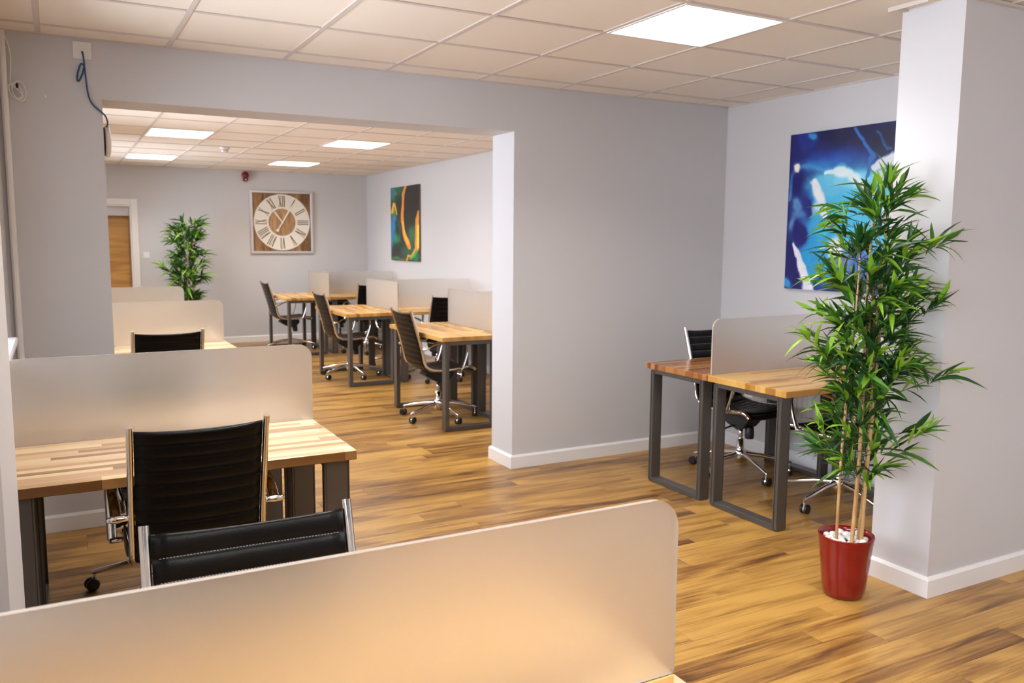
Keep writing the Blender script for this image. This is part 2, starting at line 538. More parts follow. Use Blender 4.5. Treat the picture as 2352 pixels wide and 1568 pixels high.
def tile(x0, x1, y0, y1):
    k = (round(x1 - x0, 3), round(y1 - y0, 3)); g = .0095
    if k not in _tm:
        a, b_ = (x1 - x0) / 2 - g, (y1 - y0) / 2 - g
        mb = MB(); c = .004; z0, z1 = H + .005, H + .03
        mb.add([(-a, -b_, z1), (a, -b_, z1), (a, b_, z1), (-a, b_, z1), (-a, -b_, z0 + c), (a, -b_, z0 + c), (a, b_, z0 + c), (-a, b_, z0 + c),
                (-a + c, -b_ + c, z0), (a - c, -b_ + c, z0), (a - c, b_ - c, z0), (-a + c, b_ - c, z0)],
               [(0, 1, 2, 3), (11, 10, 9, 8)] + [(i, (i + 1) % 4, 4 + (i + 1) % 4, 4 + i)[::-1] for i in range(4)] + [(4 + i, 4 + (i + 1) % 4, 8 + (i + 1) % 4, 8 + i)[::-1] for i in range(4)])
        _tm[k] = mb.build('ceiling_tile', 'tile', ce).data
        o = bpy.data.objects[-1] if False else [q for q in bpy.data.objects if q.data == _tm[k]][0]
    else:
        o = bpy.data.objects.new('ceiling_tile', _tm[k]); COL.objects.link(o); o.parent = ce
    o.location = ((x0 + x1) / 2, (y0 + y1) / 2, 0)
def grid(xs, ys, lit):
    bw = .012
    for x in xs[1:-1]:
        MB().box((x - bw, ys[0], H), (x + bw, ys[-1], H + .008)).build('grid_bar', 'bar', ce)
    for y_ in ys[1:-1]:
        MB().box((xs[0], y_ - bw, H + .0005), (xs[-1], y_ + bw, H + .0075)).build('grid_bar', 'bar', ce)
    for (a, c) in (((xs[0], ys[0]), (xs[-1], ys[0] + .02)), ((xs[0], ys[-1] - .02), (xs[-1], ys[-1])), ((xs[0], ys[0]), (xs[0] + .02, ys[-1])), ((xs[-1] - .02, ys[0]), (xs[-1], ys[-1]))):
        MB().box((*a, H - .001), (*c, H + .006)).build('edge_angle', 'bar', ce)
    for i in range(len(xs) - 1):
        for j in range(len(ys) - 1):
            if (i, j) in lit:
                lights.append((xs[i], xs[i + 1], ys[j], ys[j + 1], lit[(i, j)])); continue
            tile(xs[i], xs[i + 1], ys[j], ys[j + 1])
grid(fx, fy, fl)
grid(rx, ry, rl)
for (x0, x1, y0, y1, lab) in lights:
    t = empty('ceiling_light', ((x0 + x1) / 2, (y0 + y1) / 2, H), label='square white ' + lab, cat='ceiling light', group='square ceiling light panels')
    a, b_ = (x1 - x0) / 2 - .008, (y1 - y0) / 2 - .008; f = .014
    fr = MB()
    for (p, q) in (((-a, -b_), (a, -b_ + f)), ((-a, b_ - f), (a, b_)), ((-a, -b_ + f), (-a + f, b_ - f)), ((a - f, -b_ + f), (a, b_ - f))):
        fr.box((*p, -.004), (*q, .02))
    fr.build('frame', 'whiteplastic', t)
    pts = []
    rr = .018
    for (cx, cy, a0) in ((a - f - rr, b_ - f - rr, 0), (-a + f + rr, b_ - f - rr, 90), (-a + f + rr, -b_ + f + rr, 180), (a - f - rr, -b_ + f + rr, 270)):
        for k in range(5):
            th = R(a0 + 22.5 * k); pts.append((cx + rr * math.cos(th), cy + rr * math.sin(th)))
    MB().prism(pts, -.002, .01, 'z').build('diffuser', 'led', t)
    MB().box((-a, -b_, .0105), (a, b_, .018)).build('housing', 'whiteplastic', t)
    ld = bpy.data.lights.new('panel_light', 'AREA'); ld.shape = 'RECTANGLE'; ld.size = 2 * (a - f) - .03; ld.size_y = 2 * (b_ - f) - .03
    ld.energy = LED_WATT; ld.color = (1.0, .965, .92); ld.spread = R(138)
    lo = bpy.data.objects.new('panel_light', ld); COL.objects.link(lo); lo.parent = t; lo.location = (0, 0, -.0035)

# trim around the pier head
pt = MB()
pt.box((3.212, -2.56, H - .014), (3.222, -2.37, H + .004)); pt.box((3.222, -2.40, H - .006), (3.3067, -2.38, H + .004))
struct(pt.build('trim_1', 'bar'))
struct(MB().box((3.3067, -2.6843, H - .012), (XR, -2.6643, H)).build('trim_2', 'bar'))

# ------------------------------------------------------------------ floor: laminate boards along X
fo = struct(MB().box((XL - .3, YF - .15, -.06), (4.75, YB + .3, -.004)).build('floor', 'soil'))
PW, PL = .1195, 1.22
pm = MB(); g = .0006; c = .0008
def plank_geo(mb, x0, x1, y0, y1):
    mb.add([(x0, y0, -.008), (x1, y0, -.008), (x1, y1, -.008), (x0, y1, -.008), (x0, y0, -c), (x1, y0, -c), (x1, y1, -c), (x0, y1, -c),
            (x0 + c, y0 + c, 0), (x1 - c, y0 + c, 0), (x1 - c, y1 - c, 0), (x0 + c, y1 - c, 0)],
           [(8, 9, 10, 11)] + [(i, (i + 1) % 4, 4 + (i + 1) % 4, 4 + i) for i in range(4)] + [(4 + i, 4 + (i + 1) % 4, 8 + (i + 1) % 4, 8 + i) for i in range(4)])
rows = int((YB + .3 - YF) / PW) + 1
Y0 = -2.394 - .1195 * 60
rnd = random.Random(3)
cnt = 0
stuff = MB(); stuff_c = []
_pm = {}
for k in range(0, 150):
    ya = Y0 + k * PW
    if ya < YF - .1 or ya > YB + .2: continue
    ph = rnd.random() * PL
    kk = k - 60
    if kk in (-2, -4, -7): ph = (2.85 - XL) % PL
    x = XL - .05 - (PL - ph)
    while x < 4.55:
        x0, x1 = max(x, XL - .05), min(x + PL, 4.55)
        x += PL
        if x1 - x0 < .02: continue
        vis = (-3.5 < ya < 3.3) and not (x1 < .55 and ya < -2.2) and cnt < 290
        if vis:
            key = round(x1 - x0, 2)
            if key not in _pm:
                mb = MB(); plank_geo(mb, g, x1 - x0 - g, g, PW - g)
                o = mb.build('floor_board', 'plank', fo, fix=False); _pm[key] = o.data
            else:
                o = bpy.data.objects.new('floor_board', _pm[key]); COL.objects.link(o); o.parent = fo
            o.location = (x0, ya, 0); cnt += 1
        else:
            stuff.cur = 0
            plank_geo(stuff, x0 + g, x1 - g, ya + g, ya + PW - g)
            stuff_c += [rnd.random()] * 9
o = stuff.build('distant_floor_boards', 'plank', fo, fix=False)
o['kind'] = 'stuff'
# the joined boards take tone and pattern shift from a per-board attribute
m = M['plank'].copy(); m.name = 'oak_laminate_joined'
nt = m.node_tree
at = N(nt, 'ShaderNodeAttribute'); at.attribute_name = 'board'
for l in list(nt.links):
    if l.from_node.type == 'OBJECT_INFO':
        to = l.to_socket; nt.links.remove(l); nt.links.new(at.outputs['Fac'], to)
o.data.materials[0] = m
ca = o.data.attributes.new('board', 'FLOAT', 'FACE')
ca.data.foreach_set('value', stuff_c)

# ------------------------------------------------------------------ chair
PROF = [(-.335, .940), (-.318, .885), (-.298, .82), (-.277, .75), (-.256, .68), (-.240, .62), (-.230, .575), (-.221, .530), (-.203, .492), (-.170, .466),
        (-.12, .452), (-.05, .446), (.03, .448), (.10, .455), (.16, .462), (.205, .463), (.24, .450), (.262, .425)]
def resample(pts, step):
    P = [Vector(p) for p in pts]
    # Catmull-Rom
    out = []
    for i in range(len(P) - 1):
        p0 = P[max(i - 1, 0)]; p1 = P[i]; p2 = P[i + 1]; p3 = P[min(i + 2, len(P) - 1)]
        for k in range(8):
            t = k / 8
            out.append(.5 * ((2 * p1) + (p2 - p0) * t + (2 * p0 - 5 * p1 + 4 * p2 - p3) * t * t + (-p0 + 3 * p1 - 3 * p2 + p3) * t ** 3))
    out.append(P[-1])
    d = [0]
    for a, b_ in zip(out, out[1:]): d.append(d[-1] + (b_ - a).length)
    n = max(2, round(d[-1] / step)); res = []
    for k in range(n + 1):
        s = d[-1] * k / n; i = 0
        while i < len(d) - 2 and d[i + 1] < s: i += 1
        f = (s - d[i]) / max(1e-9, d[i + 1] - d[i]); res.append(out[i].lerp(out[i + 1], min(1, max(0, f))))
    return res
RX = .209
def sling(profile, i0, i1, per, name, parent, hw=.197):
    """ribbed leather: cushions between stitched seams, per samples to a rib"""
    mb = MB(); mb.smooth = True
    nx = 12; top = []; 
    n = len(profile)
    fr, bk = [], []
    for i in range(i0, i1 + 1):
        p = profile[i]; t = (profile[min(i + 1, n - 1)] - profile[max(i - 1, 0)]).normalized()
        nv = Vector((-t[1], t[0]))          # points to the sitter (+y on the back, +z on the seat)
        if nv[0] < 0 and nv[1] < 0: nv = -nv
        ph = ((i - i0) % per) / per
        bulge = abs(math.sin(PI * ph)) ** .5
        th = .0030 + .0085 * bulge
        for k in range(nx + 1):
            u = k / nx * 2 - 1
            bow = -.016 * (1 - u * u)
            e = 1 - max(0, abs(u) - .9) / .1 * .6
            x = u * hw
            q = p + nv * bow
            a = q + nv * th * e; c_ = q - nv * th * e
            sag = -.006 * (1 - u * u) if i == i0 and i0 == 0 else 0
            fr.append((x, a[0], a[1] + sag)); bk.append((x, c_[0], c_[1] + sag))
    o_ = len(fr); rows_ = i1 - i0 + 1; w_ = nx + 1
    F = []
    for i in range(rows_ - 1):
        for k in range(nx):
            a = i * w_ + k
            F.append((a, a + 1, a + w_ + 1, a + w_)); F.append((o_ + a, o_ + a + w_, o_ + a + w_ + 1, o_ + a + 1))
        F.append((i * w_, (i + 1) * w_, o_ + (i + 1) * w_, o_ + i * w_)); a = i * w_ + nx
        F.append((a, o_ + a, o_ + a + w_, a + w_))
    for k in range(nx):
        F.append((k, o_ + k, o_ + k + 1, k + 1)); a = (rows_ - 1) * w_ + k
        F.append((a, a + 1, o_ + a + 1, o_ + a))
    mb.add(fr + bk, F)
    ob = mb.build(name, 'leather', parent)
    # stitched seams on the sitter's side
    st = MB()
    for i in range(i0 + per, i1, per):
        p = profile[i]; t = (profile[min(i + 1, n - 1)] - profile[max(i - 1, 0)]).normalized()
        nv = Vector((-t[1], t[0]))
        if nv[0] < 0 and nv[1] < 0: nv = -nv
        m_ = 56
        for k in range(m_):
            u = (k + .5) / m_ * 2 - 1
            x = u * (hw - .012)
            q = p + nv * (-.016 * (1 - u * u) + .0052) + t * .0022
            st.add([(x - .0021, q[0] - t[0] * .0006, q[1] - t[1] * .0006), (x + .0021, q[0] - t[0] * .0006, q[1] - t[1] * .0006),
                    (x + .0021, q[0] + t[0] * .0006, q[1] + t[1] * .0006), (x - .0021, q[0] + t[0] * .0006, q[1] + t[1] * .0006),
                    (x, q[0] + nv[0] * .0008, q[1] + nv[1] * .0008)], [(0, 1, 4), (1, 2, 4), (2, 3, 4), (3, 0, 4)])
    so = st.build('stitching', 'thread', ob); so['kind'] = 'stuff'
    return ob

def make_chair(loc, rz, **kw):
    t = empty('office_chair', loc, rz, **kw)
    per = 8
    pr = resample(PROF, .0485 / per)
    n = len(pr) - 1
    seam = next(i for i, p in enumerate(pr) if p[0] > -.15)
    seam = round(seam / per) * per
    sling(pr, 0, seam, per, 'backrest', t)
    sling(pr, seam, n, per, 'seat', t)
    for sx in (-1, 1):
        mb = MB(); mb.smooth = True
        pts = [(sx * RX, -.3415, .958), (sx * RX, -.3405, .955)] + [(sx * RX, p[0], p[1]) for p in pr[::3]]
        mb.tube(pts, .0105, 12, flat=1.25, upv=(1, 0, 0))
        mb.build('side_rail', 'chrome', t)
        # armrest: flat polished loop from the back rail over to the seat rail
        ax = sx * (RX + .045)
        arm = resample([(-.212, .640), (-.155, .672), (-.06, .690), (.06, .694), (.13, .678), (.158, .64), (.152, .58), (.130, .51), (.108, .458)], .02)
        mb = MB(); mb.smooth = True
        mb.tube([(ax, p[0], p[1]) for p in arm], .0065, 10, flat=2.6, upv=(0, 0, 1))
        mb.smooth = True
        ar = mb.build('armrest', 'chrome', t)
        for (yy, zz) in ((-.245, .640), (.106, .456)):
            kb = MB(); kb.smooth = True
            if yy < 0:
                kb.lathe([(.002, sx * .075), (.008, sx * .071), (.0125, sx * .058), (.0135, sx * .04), (.011, sx * .022), (.009, sx * .0)], (sx * RX, yy, zz), 14, 'x')
                kb.tube([(ax, -.212, .640), (sx * (RX + .03), -.245, .640)], .008, 8)
            else:
                kb.lathe([(.004, sx * .056), (.010, sx * .052), (.0105, sx * .03), (.009, 0)], (sx * RX, yy, zz), 12, 'x')
            kb.build('arm_fixing', 'chrome', ar)
    mb = MB()
    mb.smooth = True
    mb.tube([(-RX, .02, .444), (-.1, .02, .418), (.1, .02, .418), (RX, .02, .444)], .008, 8)
    mb.tube([(-RX, -.11, .447), (-.1, -.10, .420), (.1, -.10, .420), (RX, -.11, .447)], .008, 8)
    mb.build('seat_stretcher', 'chrome', t)
    # tilt mechanism
    mb = MB()
    mb.prism([(-.13, .418), (-.15, .392), (-.06, .335), (.03, .305), (.07, .325), (.12, .38), (.115, .418)], -.065, .065, 'x')
    me_ = mb.build('tilt_mechanism', 'blackplastic', t)
    kb = MB(); kb.smooth = True
    kb.lathe([(.028, .0), (.031, .02), (.028, .075), (.018, .085)], (0, .075, .25), 16)
    kb.build('tension_knob', 'blackplastic', me_)
    kb = MB(); kb.smooth = True
    kb.tube([(.05, 0, .335), (.13, 0, .325), (.19, -.01, .305)], .006, 8)
    kb.tube([(.185, -.01, .307), (.235, -.015, .292)], .010, 8)
    kb.build('height_lever', 'blackplastic', me_)
    mb = MB(); mb.smooth = True
    mb.lathe([(.024, .10), (.024, .235), (.0, .235)], n=16, cap=False); mb.lathe([(.0145, .23), (.0145, .31)], n=14)
    mb.build('gas_column', 'chrome', t)
    mb = MB(); mb.smooth = True
    mb.lathe([(.024, .072), (.034, .078), (.040, .115), (.040, .150), (.030, .160), (.0, .160)], n=20)
    mb.build('base_hub', 'chrome', t)
    rw = .0275
    for k in range(5):
        th = R(90 + 72 * k + 17)
        d = Vector((math.cos(th), math.sin(th), 0)); q = Vector((-d[1], d[0], 0))
        lm = MB(); lm.smooth = True
        lm.tube([d * .03 + Vector((0, 0, .132)), d * .14 + Vector((0, 0, .122)), d * .325 + Vector((0, 0, .083)), d * .342 + Vector((0, 0, .079))], [.018, .015, .0115, .006], 10, flat=.85)
        lg = lm.build('base_leg', 'chrome', t)
        a = R(random.Random(k * 7 + 1).uniform(0, 360))
        w_ = Vector((math.cos(a), math.sin(a), 0)); e = Vector((-w_[1], w_[0], 0))
        c0 = d * .328; wc = c0 + e * .012 + Vector((0, 0, rw + .001))
        cm = MB(); cm.smooth = True
        cm.cur = 1; cm.tube([c0 + Vector((0, 0, .085)), c0 + Vector((0, 0, .045))], .0055, 8)
        cm.tube([wc + w_ * -.0045, wc + w_ * .0045], .0225, 14)
        cm.cur = 0
        for sd in (-1, 1):
            cm.tube([wc + w_ * sd * .006, wc + w_ * sd * .008, wc + w_ * sd * .020, wc + w_ * sd * .0225], [.024, rw, rw, .022], 18)
        cm.build('caster', ['blackplastic', 'chrome'], lg)
    return t

CH = 'office chairs with ribbed black leather and chrome frames'
first = make_chair((.405, -1.76, 0), 0.0, label='black ribbed leather chair seen from behind at the striped left desk', cat='chair', group=CH)
chairs = [
    ((.352, -3.445, 0), PI - .03, 'nearest black leather chair, only its top showing over the large foreground screen'),
    ((.42, -1.0, 0), PI, 'black chair tucked behind the left desk, mostly hidden by its frosted screen'),
    ((.63, 1.16, 0), 0.0, 'black chair just past the opening, top showing over the frosted screen of the left desk'),
    ((2.89, 1.74, 0), -PI / 2 + .03, 'black chair side-on at the end desk nearest the opening pillar'),
    ((2.885, 4.24, 0), -PI / 2 + .02, 'black chair side-on at the middle end desk of the rear room'),
    ((2.865, 6.90, 0), -PI / 2 + .03, 'black chair side-on at the farthest end desk, below the clock'),
    ((3.69, 3.62, 0), .02, 'black chair at the wall desk of the middle cluster, right of its beige screen'),
    ((3.72, 6.15, 0), 0, 'black chair at the wall desk of the farthest cluster, right of the clock'),
    ((3.68, 4.78, 0), PI, 'black chair blurred behind the clear divider of the middle cluster'),
    ((3.68, 7.22, 0), PI, 'black chair blurred behind the divider of the farthest cluster'),
    ((3.72, 1.30, 0), 0, 'black chair under the nearest rear-room wall desk, half hidden by the opening pillar'),
    ((3.99, -.79, 0), PI + .06, 'black chair at the far side of the desk by the blue painting'),
    ((4.03, -1.57, 0), .05, 'black chair on the near side of the desk by the painting, behind the bamboo'),
]
BASE = [20, 165, 40, 60, 62, 50, 10, 35, 25, 48, 30, 40, 43]
for (loc, rz, lab), ba in zip(chairs, BASE):
    copy_tree(first, loc, rz, base=ba, label=lab, category='chair', group=CH)

# ------------------------------------------------------------------ desks
DZT, DTH = .77, .036
def desk(loc, rz, lx, ly, label, top='stave', lw=.085, group='butcher block desks', inset=.02, lt=.034):
    """local X runs along the staves; a rectangular steel loop stands under each end"""
    t = empty('desk', loc, rz, label=label, cat='desk', group=group)
    tp = MB().cbox((0, 0, DZT - DTH), (lx, ly, DZT), .0025).build('tabletop', [top, 'staveedge' if top == 'stave' else top], t)
    for p in tp.data.polygons:
        if p.normal.z < .5: p.material_index = 1
    z1 = DZT - DTH - .0005
    for x0 in (inset, lx - inset - lw):
        mb = MB(); x1 = x0 + lw; y0, y1 = .045, ly - .035
        mb.cbox((x0, y0, 0.001), (x1, y0 + lt, z1), .003); mb.cbox((x0, y1 - lt, 0.001), (x1, y1, z1), .003)
        mb.cbox((x0, y0 + lt - .002, 0.001), (x1, y1 - lt + .002, lt), .003)
        mb.cbox((x0, y0 + lt - .002, z1 - lt), (x1, y1 - lt + .002, z1), .003)
        lf = mb.build('leg_frame', 'steel', t)
        rb = MB(); w2 = .006
        for xx in (x0 - .0022, x1 + .0022):     # raised weld strips along the loop's edges
            for (ya, yb) in ((y0, y0 + w2), (y0 + lt - w2, y0 + lt), (y1 - lt, y1 - lt + w2), (y1 - w2, y1)):
                rb.box((xx - .0022, ya, .01), (xx + .0022, yb, z1 - .01))
            rb.box((xx - .0022, y0 + .01, .004), (xx + .0022, y1 - .01, .004 + w2)); rb.box((xx - .0022, y0 + lt, lt - w2), (xx + .0022, y1 - lt, lt))
        rb.build('edge_strip', 'steel', lf)
    return t

def screen(loc, rz, lx, hz, label, rad=.055, th=.010, group='frosted acrylic desk screens', clear=False, back=True):
    t = empty('desk_screen', loc, rz, label=label, cat='desk screen', group=group)
    poly = [(0, 0), (lx, 0)]
    for k in range(9):
        th_ = R(90 * k / 8); poly.append((lx - rad + rad * math.cos(th_), hz - rad + rad * math.sin(th_)))
    for k in range(9):
        th_ = R(90 + 90 * k / 8); poly.append((rad + rad * math.cos(th_), hz - rad + rad * math.sin(th_)))
    n = len(poly); y0, y1 = -th / 2, th / 2
    mb = MB()
    vs = [(p[0], y0, p[1]) for p in poly] + [(p[0], y1, p[1]) for p in poly]
    mb.add(vs, [tuple(range(n)), tuple(range(2 * n - 1, n - 1, -1))])
    mb.cur = 1
    mb.add(vs, [((i + 1) % n, i, n + i, n + (i + 1) % n) for i in range(n)])
    mb.build('panel', ['frost', 'edge'], t, fix=False)
    return t
XD = .962
GL = 'desks along the left wall'
DL = XD - (-.185)
# near cluster (foreground), screen between its two halves
desk((-.185, -4.385, 0), 0, DL, .60, 'golden block desk in the bottom foreground, only a corner showing', 'stavegold', group=GL)
desk((-.185, -3.775, 0), 0, DL, .57, 'block desk hidden behind the large foreground frosted screen', 'stavegold', group=GL)
screen((-.17, -3.780, DZT), 0, XD + .170, .325, 'large frosted desk screen filling the foreground, warm beige')
# second cluster
desk((-.185, -1.975, 0), 0, DL, .60, 'pale striped block desk at the left with the ribbed chair in front', 'stave', group=GL)
desk((-.185, -1.365, 0), 0, DL, .60, 'block desk behind the frosted screen of the striped left desk', 'stave', group=GL)
screen((-.175, -1.370, DZT), 0, XD + .175, .325, 'frosted desk screen standing on the striped left desk')
# rear room, left side
desk((-.175, 1.08, 0), 0, 1.30, .59, 'block desk just past the opening, edge of it behind the low black chair', 'stave', group=GL)
desk((-.175, 1.68, 0), 0, 1.30, .59, 'block desk behind the second frosted screen past the opening', 'stave', group=GL)
screen((-.165, 1.675, DZT), 0, 1.275, .312, 'frosted desk screen just past the opening, right below the rear bamboo')
desk((-.175, 2.95, 0), 0, 1.26, .59, 'hidden near desk of the last left cluster toward the oak door', 'stave', group=GL)
desk((-.175, 3.55, 0), 0, 1.26, .59, 'hidden far desk of the last left cluster toward the oak door', 'stave', group=GL)
screen((-.165, 3.545, DZT), 0, 1.235, .320, 'farthest frosted desk screen on the left, in front of the oak door')
# right cluster by the painting
GR = 'desks by the blue painting'
desk((3.315, -1.805, 0), 0, 1.125, .60, 'golden block desk with open steel loop legs beside the bamboo', 'stavegold', lw=.062, group=GR, inset=.022, lt=.03)
desk((3.312, -1.197, 0), 0, 1.125, .575, 'dark reddish block desk in the corner behind the golden one', 'stavedark', lw=.062, group=GR, inset=.022, lt=.03)
screen((3.345, -1.200, DZT), 0, 1.12, .325, 'frosted desk screen between the golden and the dark desk, right wall')
# rear room, right side: an end desk across two wall desks, three times
GE = 'end desks of the rear room'; GW = 'wall desks of the rear room'
for (c_, nm, X0) in ((1.77, 'nearest', 2.68), (4.13, 'middle', 2.635), (6.72, 'farthest', 2.63)):
    XS = 3.235
    desk((XS - .012, c_ - .60, 0), PI / 2, 1.2, XS - .012 - X0, '%s golden end desk of the rear room with a side-on chair' % nm, 'stavegold', lw=.06, group=GE, inset=.02, lt=.034)
    screen((XS, c_ - .52, DZT), PI / 2, 1.04, .32, 'frosted screen on the inner edge of the %s end desk' % nm, rad=.03)
    desk((XS + .012, c_ - .60, 0), 0, XR2 - XS - .10, .595, 'near wall desk of the %s rear-room cluster' % nm, 'stavegold', lw=.06, group=GW)
    desk((XS + .012, c_ + .005, 0), 0, XR2 - XS - .10, .595, 'far wall desk of the %s rear-room cluster' % nm, 'stavegold', lw=.06, group=GW)
    screen((XS + .03, c_, DZT), 0, 1.06, .32, 'divider screen across the wall desks of the %s cluster' % nm, rad=.03)

# ------------------------------------------------------------------ door, switch, siren, sockets
dr = MB()
ar = .085
dr.cbox((DX1 - .005, YB - .018, 0), (DX1 + ar, YB + .0, DZ + ar), .004); dr.cbox((DX0 - ar, YB - .018, 0), (DX0 + .005, YB, DZ + ar), .004)
dr.cbox((DX0 + .005, YB - .018, DZ - .005), (DX1 - .005, YB, DZ + ar), .004)
dr.box((DX1 - .022, YB, 0), (DX1, YB + .28, DZ)); dr.box((DX0, YB, 0), (DX0 + .022, YB + .28, DZ)); dr.box((DX0 + .022, YB, DZ - .022), (DX1 - .022, YB + .28, DZ))
d1 = struct(dr.build('door_1', 'gloss'))
MB().box((DX0 + .022, YB + .06, 1.845), (DX1 - .022, YB + .10, DZ - .022)).build('transom_panel', 'wall', d1)
lf = MB().cbox((DX0 + .026, YB + .17, .006), (DX1 - .024, YB + .214, 1.87), .002).build('door_leaf', 'doorwood', d1)
MB().tube([(DX0 + .08, YB + .17, 1.0), (DX0 + .08, YB + .12, 1.0), (DX0 + .18, YB + .12, 1.0)], .009, 8).build('door_handle', 'chrome', lf)

t = empty('light_switch', (1.148, YB, 1.297), label='white double light switch beside the oak door', cat='switch')
MB().cbox((-.042, -.010, -.045), (.042, -.0005, .045), .003).build('face_plate', 'whiteplastic', t)
for x in (-.02, .02): MB().cbox((x - .012, -.014, -.02), (x + .012, -.0095, .02), .002).build('rocker', 'whiteplastic', t)

t = empty('alarm_sounder', (2.528, YB, 2.44), label='red fire alarm sounder high on the back wall near the clock', cat='alarm')
b_ = MB(); b_.smooth = True
b_.lathe([(.05, -.0005), (.052, -.02), (.048, -.04)], (0, 0, .025), 20, 'y'); b_.build('base', 'redplastic', t)
b_ = MB(); b_.smooth = True
b_.lathe([(.047, -.04), (.045, -.07), (.034, -.088), (.01, -.092)], (0, 0, .02), 20, 'y'); b_.build('horn', 'redplastic', t)
b_ = MB(); b_.smooth = True
b_.lathe([(.036, -.0005), (.036, -.045), (.028, -.062), (.008, -.066)], (0, 0, -.035), 18, 'y'); b_.build('beacon', 'redplastic', t)
b_ = MB(); b_.smooth = True
b_.lathe([(.012, -.066), (.011, -.074), (.003, -.078)], (0, 0, -.042), 12, 'y'); b_.build('lens', 'clear', t)

t = empty('smoke_detector', (1.713, 4.876, H), label='small white smoke detector on the rear room ceiling', cat='detector')
b_ = MB(); b_.smooth = True
b_.lathe([(.055, -.0005), (.055, -.014), (.045, -.024)], (0, 0, 0), 20); b_.build('base', 'whiteplastic', t)
b_ = MB(); b_.smooth = True
b_.lathe([(.036, -.024), (.038, -.045), (.028, -.055), (.005, -.058)], (0, 0, 0), 18); b_.build('sensor_head', 'clear', t)

def socket(loc, rz, label, group='double wall sockets'):
    t = empty('wall_socket', loc, rz, label=label, cat='socket', group=group)
    MB().cbox((-.073, -.012, -.043), (.073, -.0005, .043), .003).build('face_plate', 'whiteplastic', t)
    for x in (-.036, .036):
        MB().cbox((x - .016, -.0135, .012), (x + .016, -.0118, .030), .0006).build('switch', 'whiteplastic', t)
        b_ = MB()
        b_.box((x - .003, -.0125, -.004), (x + .003, -.0119, .006)); b_.box((x - .013, -.0125, -.024), (x - .007, -.0119, -.018)); b_.box((x + .007, -.0125, -.024), (x + .013, -.0119, -.018))
        b_.build('pin_hole', 'blackplastic', t)
socket((XR, -.31, .44), PI / 2 + PI, 'white double socket on the right wall under the dark desk')
socket((2.98, YB, .62), 0, 'white double socket on the back wall seen under the farthest end desk, left one')
socket((3.16, YB, .62), 0, 'white double socket on the back wall seen under the farthest end desk, right one')

# radiators
def radiator(loc, rz, ln, z0, z1, label):
    t = empty('radiator', loc, rz, label=label, cat='radiator', group='white panel radiators')
    b_ = MB()
    b_.cbox((0, -.06, z0), (ln, -.045, z1), .004)
    n = int(ln / .05)
    for k in range(n):
        x = (k + .5) * ln / n
        b_.prism([(x - .018, -.060), (x - .012, -.070), (x + .012, -.070), (x + .018, -.060)], z0 + .02, z1 - .02, 'z')
    b_.build('front_panel', 'radiator', t)
    MB().cbox((0, -.045, z1 - .006), (ln, -.012, z1), .002).build('top_grille', 'radiator', t)
    MB().box((.02, -.04, z0 + .01), (ln - .02, -.0005, z1 - .01)).build('convector', 'radiator', t)
    b_ = MB(); b_.smooth = True
    b_.tube([(-.02, -.035, .0), (-.02, -.035, z0 + .04), (.02, -.035, z0 + .04)], .0075, 8)
    b_.tube([(ln + .02, -.035, .0), (ln + .02, -.035, z0 + .04), (ln - .02, -.035, z0 + .04)], .0075, 8)
    b_.build('pipe', 'chrome', t)
    b_ = MB(); b_.smooth = True
    b_.lathe([(.014, 0), (.018, .01), (.018, .05), (.010, .06)], (-.02, -.035, z0 + .045), 14); b_.build('valve', 'whiteplastic', t)
radiator((XR, -.76, 0), -PI / 2, 1.1, .33, .73, 'white ribbed radiator on the right wall under the golden desk')
radiator((XR2, 3.4, 0), -PI / 2, 1.1, .25, .68, 'white radiator under the rear-room wall desks')

# ------------------------------------------------------------------ clock
CX, CZ = 3.048, 1.786
ck = empty('wall_clock', (CX, YB, CZ), label='square rustic wooden wall clock with roman numerals on a white ring', cat='clock')
hs = .466
b_ = MB(); fw = .036
for (p, q) in (((-hs, -hs), (hs, -hs + fw)), ((-hs, hs - fw), (hs, hs)), ((-hs, -hs + fw), (-hs + fw, hs - fw)), ((hs - fw, -hs + fw), (hs, hs - fw))):
    b_.cbox((p[0], -.045, p[1]), (q[0], -.001, q[1]), .005)
b_.build('frame', 'silver', ck)
for k in range(6):
    a = -hs + fw; wd = (2 * (hs - fw)) / 6
    MB().cbox((a + k * wd + .001, -.022, -hs + fw), (a + (k + 1) * wd - .001, -.002, hs - fw), .002).build('board', 'clockwood', ck)
def ring(r0, r1, y0, y1, n=64):
    mb = MB(); vs = []
    for k in range(n):
        th = 2 * PI * k / n; c_, s2 = math.cos(th), math.sin(th)
        vs += [(r0 * c_, y0, r0 * s2), (r1 * c_, y0, r1 * s2), (r1 * c_, y1, r1 * s2), (r0 * c_, y1, r0 * s2)]
    F = []
    for k in range(n):
        a, d = 4 * k, 4 * ((k + 1) % n)
        for i in range(4): F.append((a + i, a + (i + 1) % 4, d + (i + 1) % 4, d + i))
    mb.add(vs, F); return mb
ring(.202, .418, -.027, -.0225).build('dial_ring', 'ringpaint', ck)
b_ = MB(); b_.lathe([(.200, -.0222), (.200, -.0245)], (0, 0, 0), 48, 'y'); b_.build('dial_centre', 'clockwoodlight', ck)
NUM = ['XII', 'I', 'II', 'III', 'IV', 'V', 'VI', 'VII', 'VIII', 'IX', 'X', 'XI']
def bar(mb, x0, z0, x1, z1, w_, y0=-.0305, y1=-.0272):
    d = Vector((x1 - x0, z1 - z0)).normalized(); p = Vector((-d[1], d[0])) * w_ / 2
    mb.prism([(x0 + p[0], z0 + p[1]), (x1 + p[0], z1 + p[1]), (x1 - p[0], z1 - p[1]), (x0 - p[0], z0 - p[1])], y0, y1, 'y')
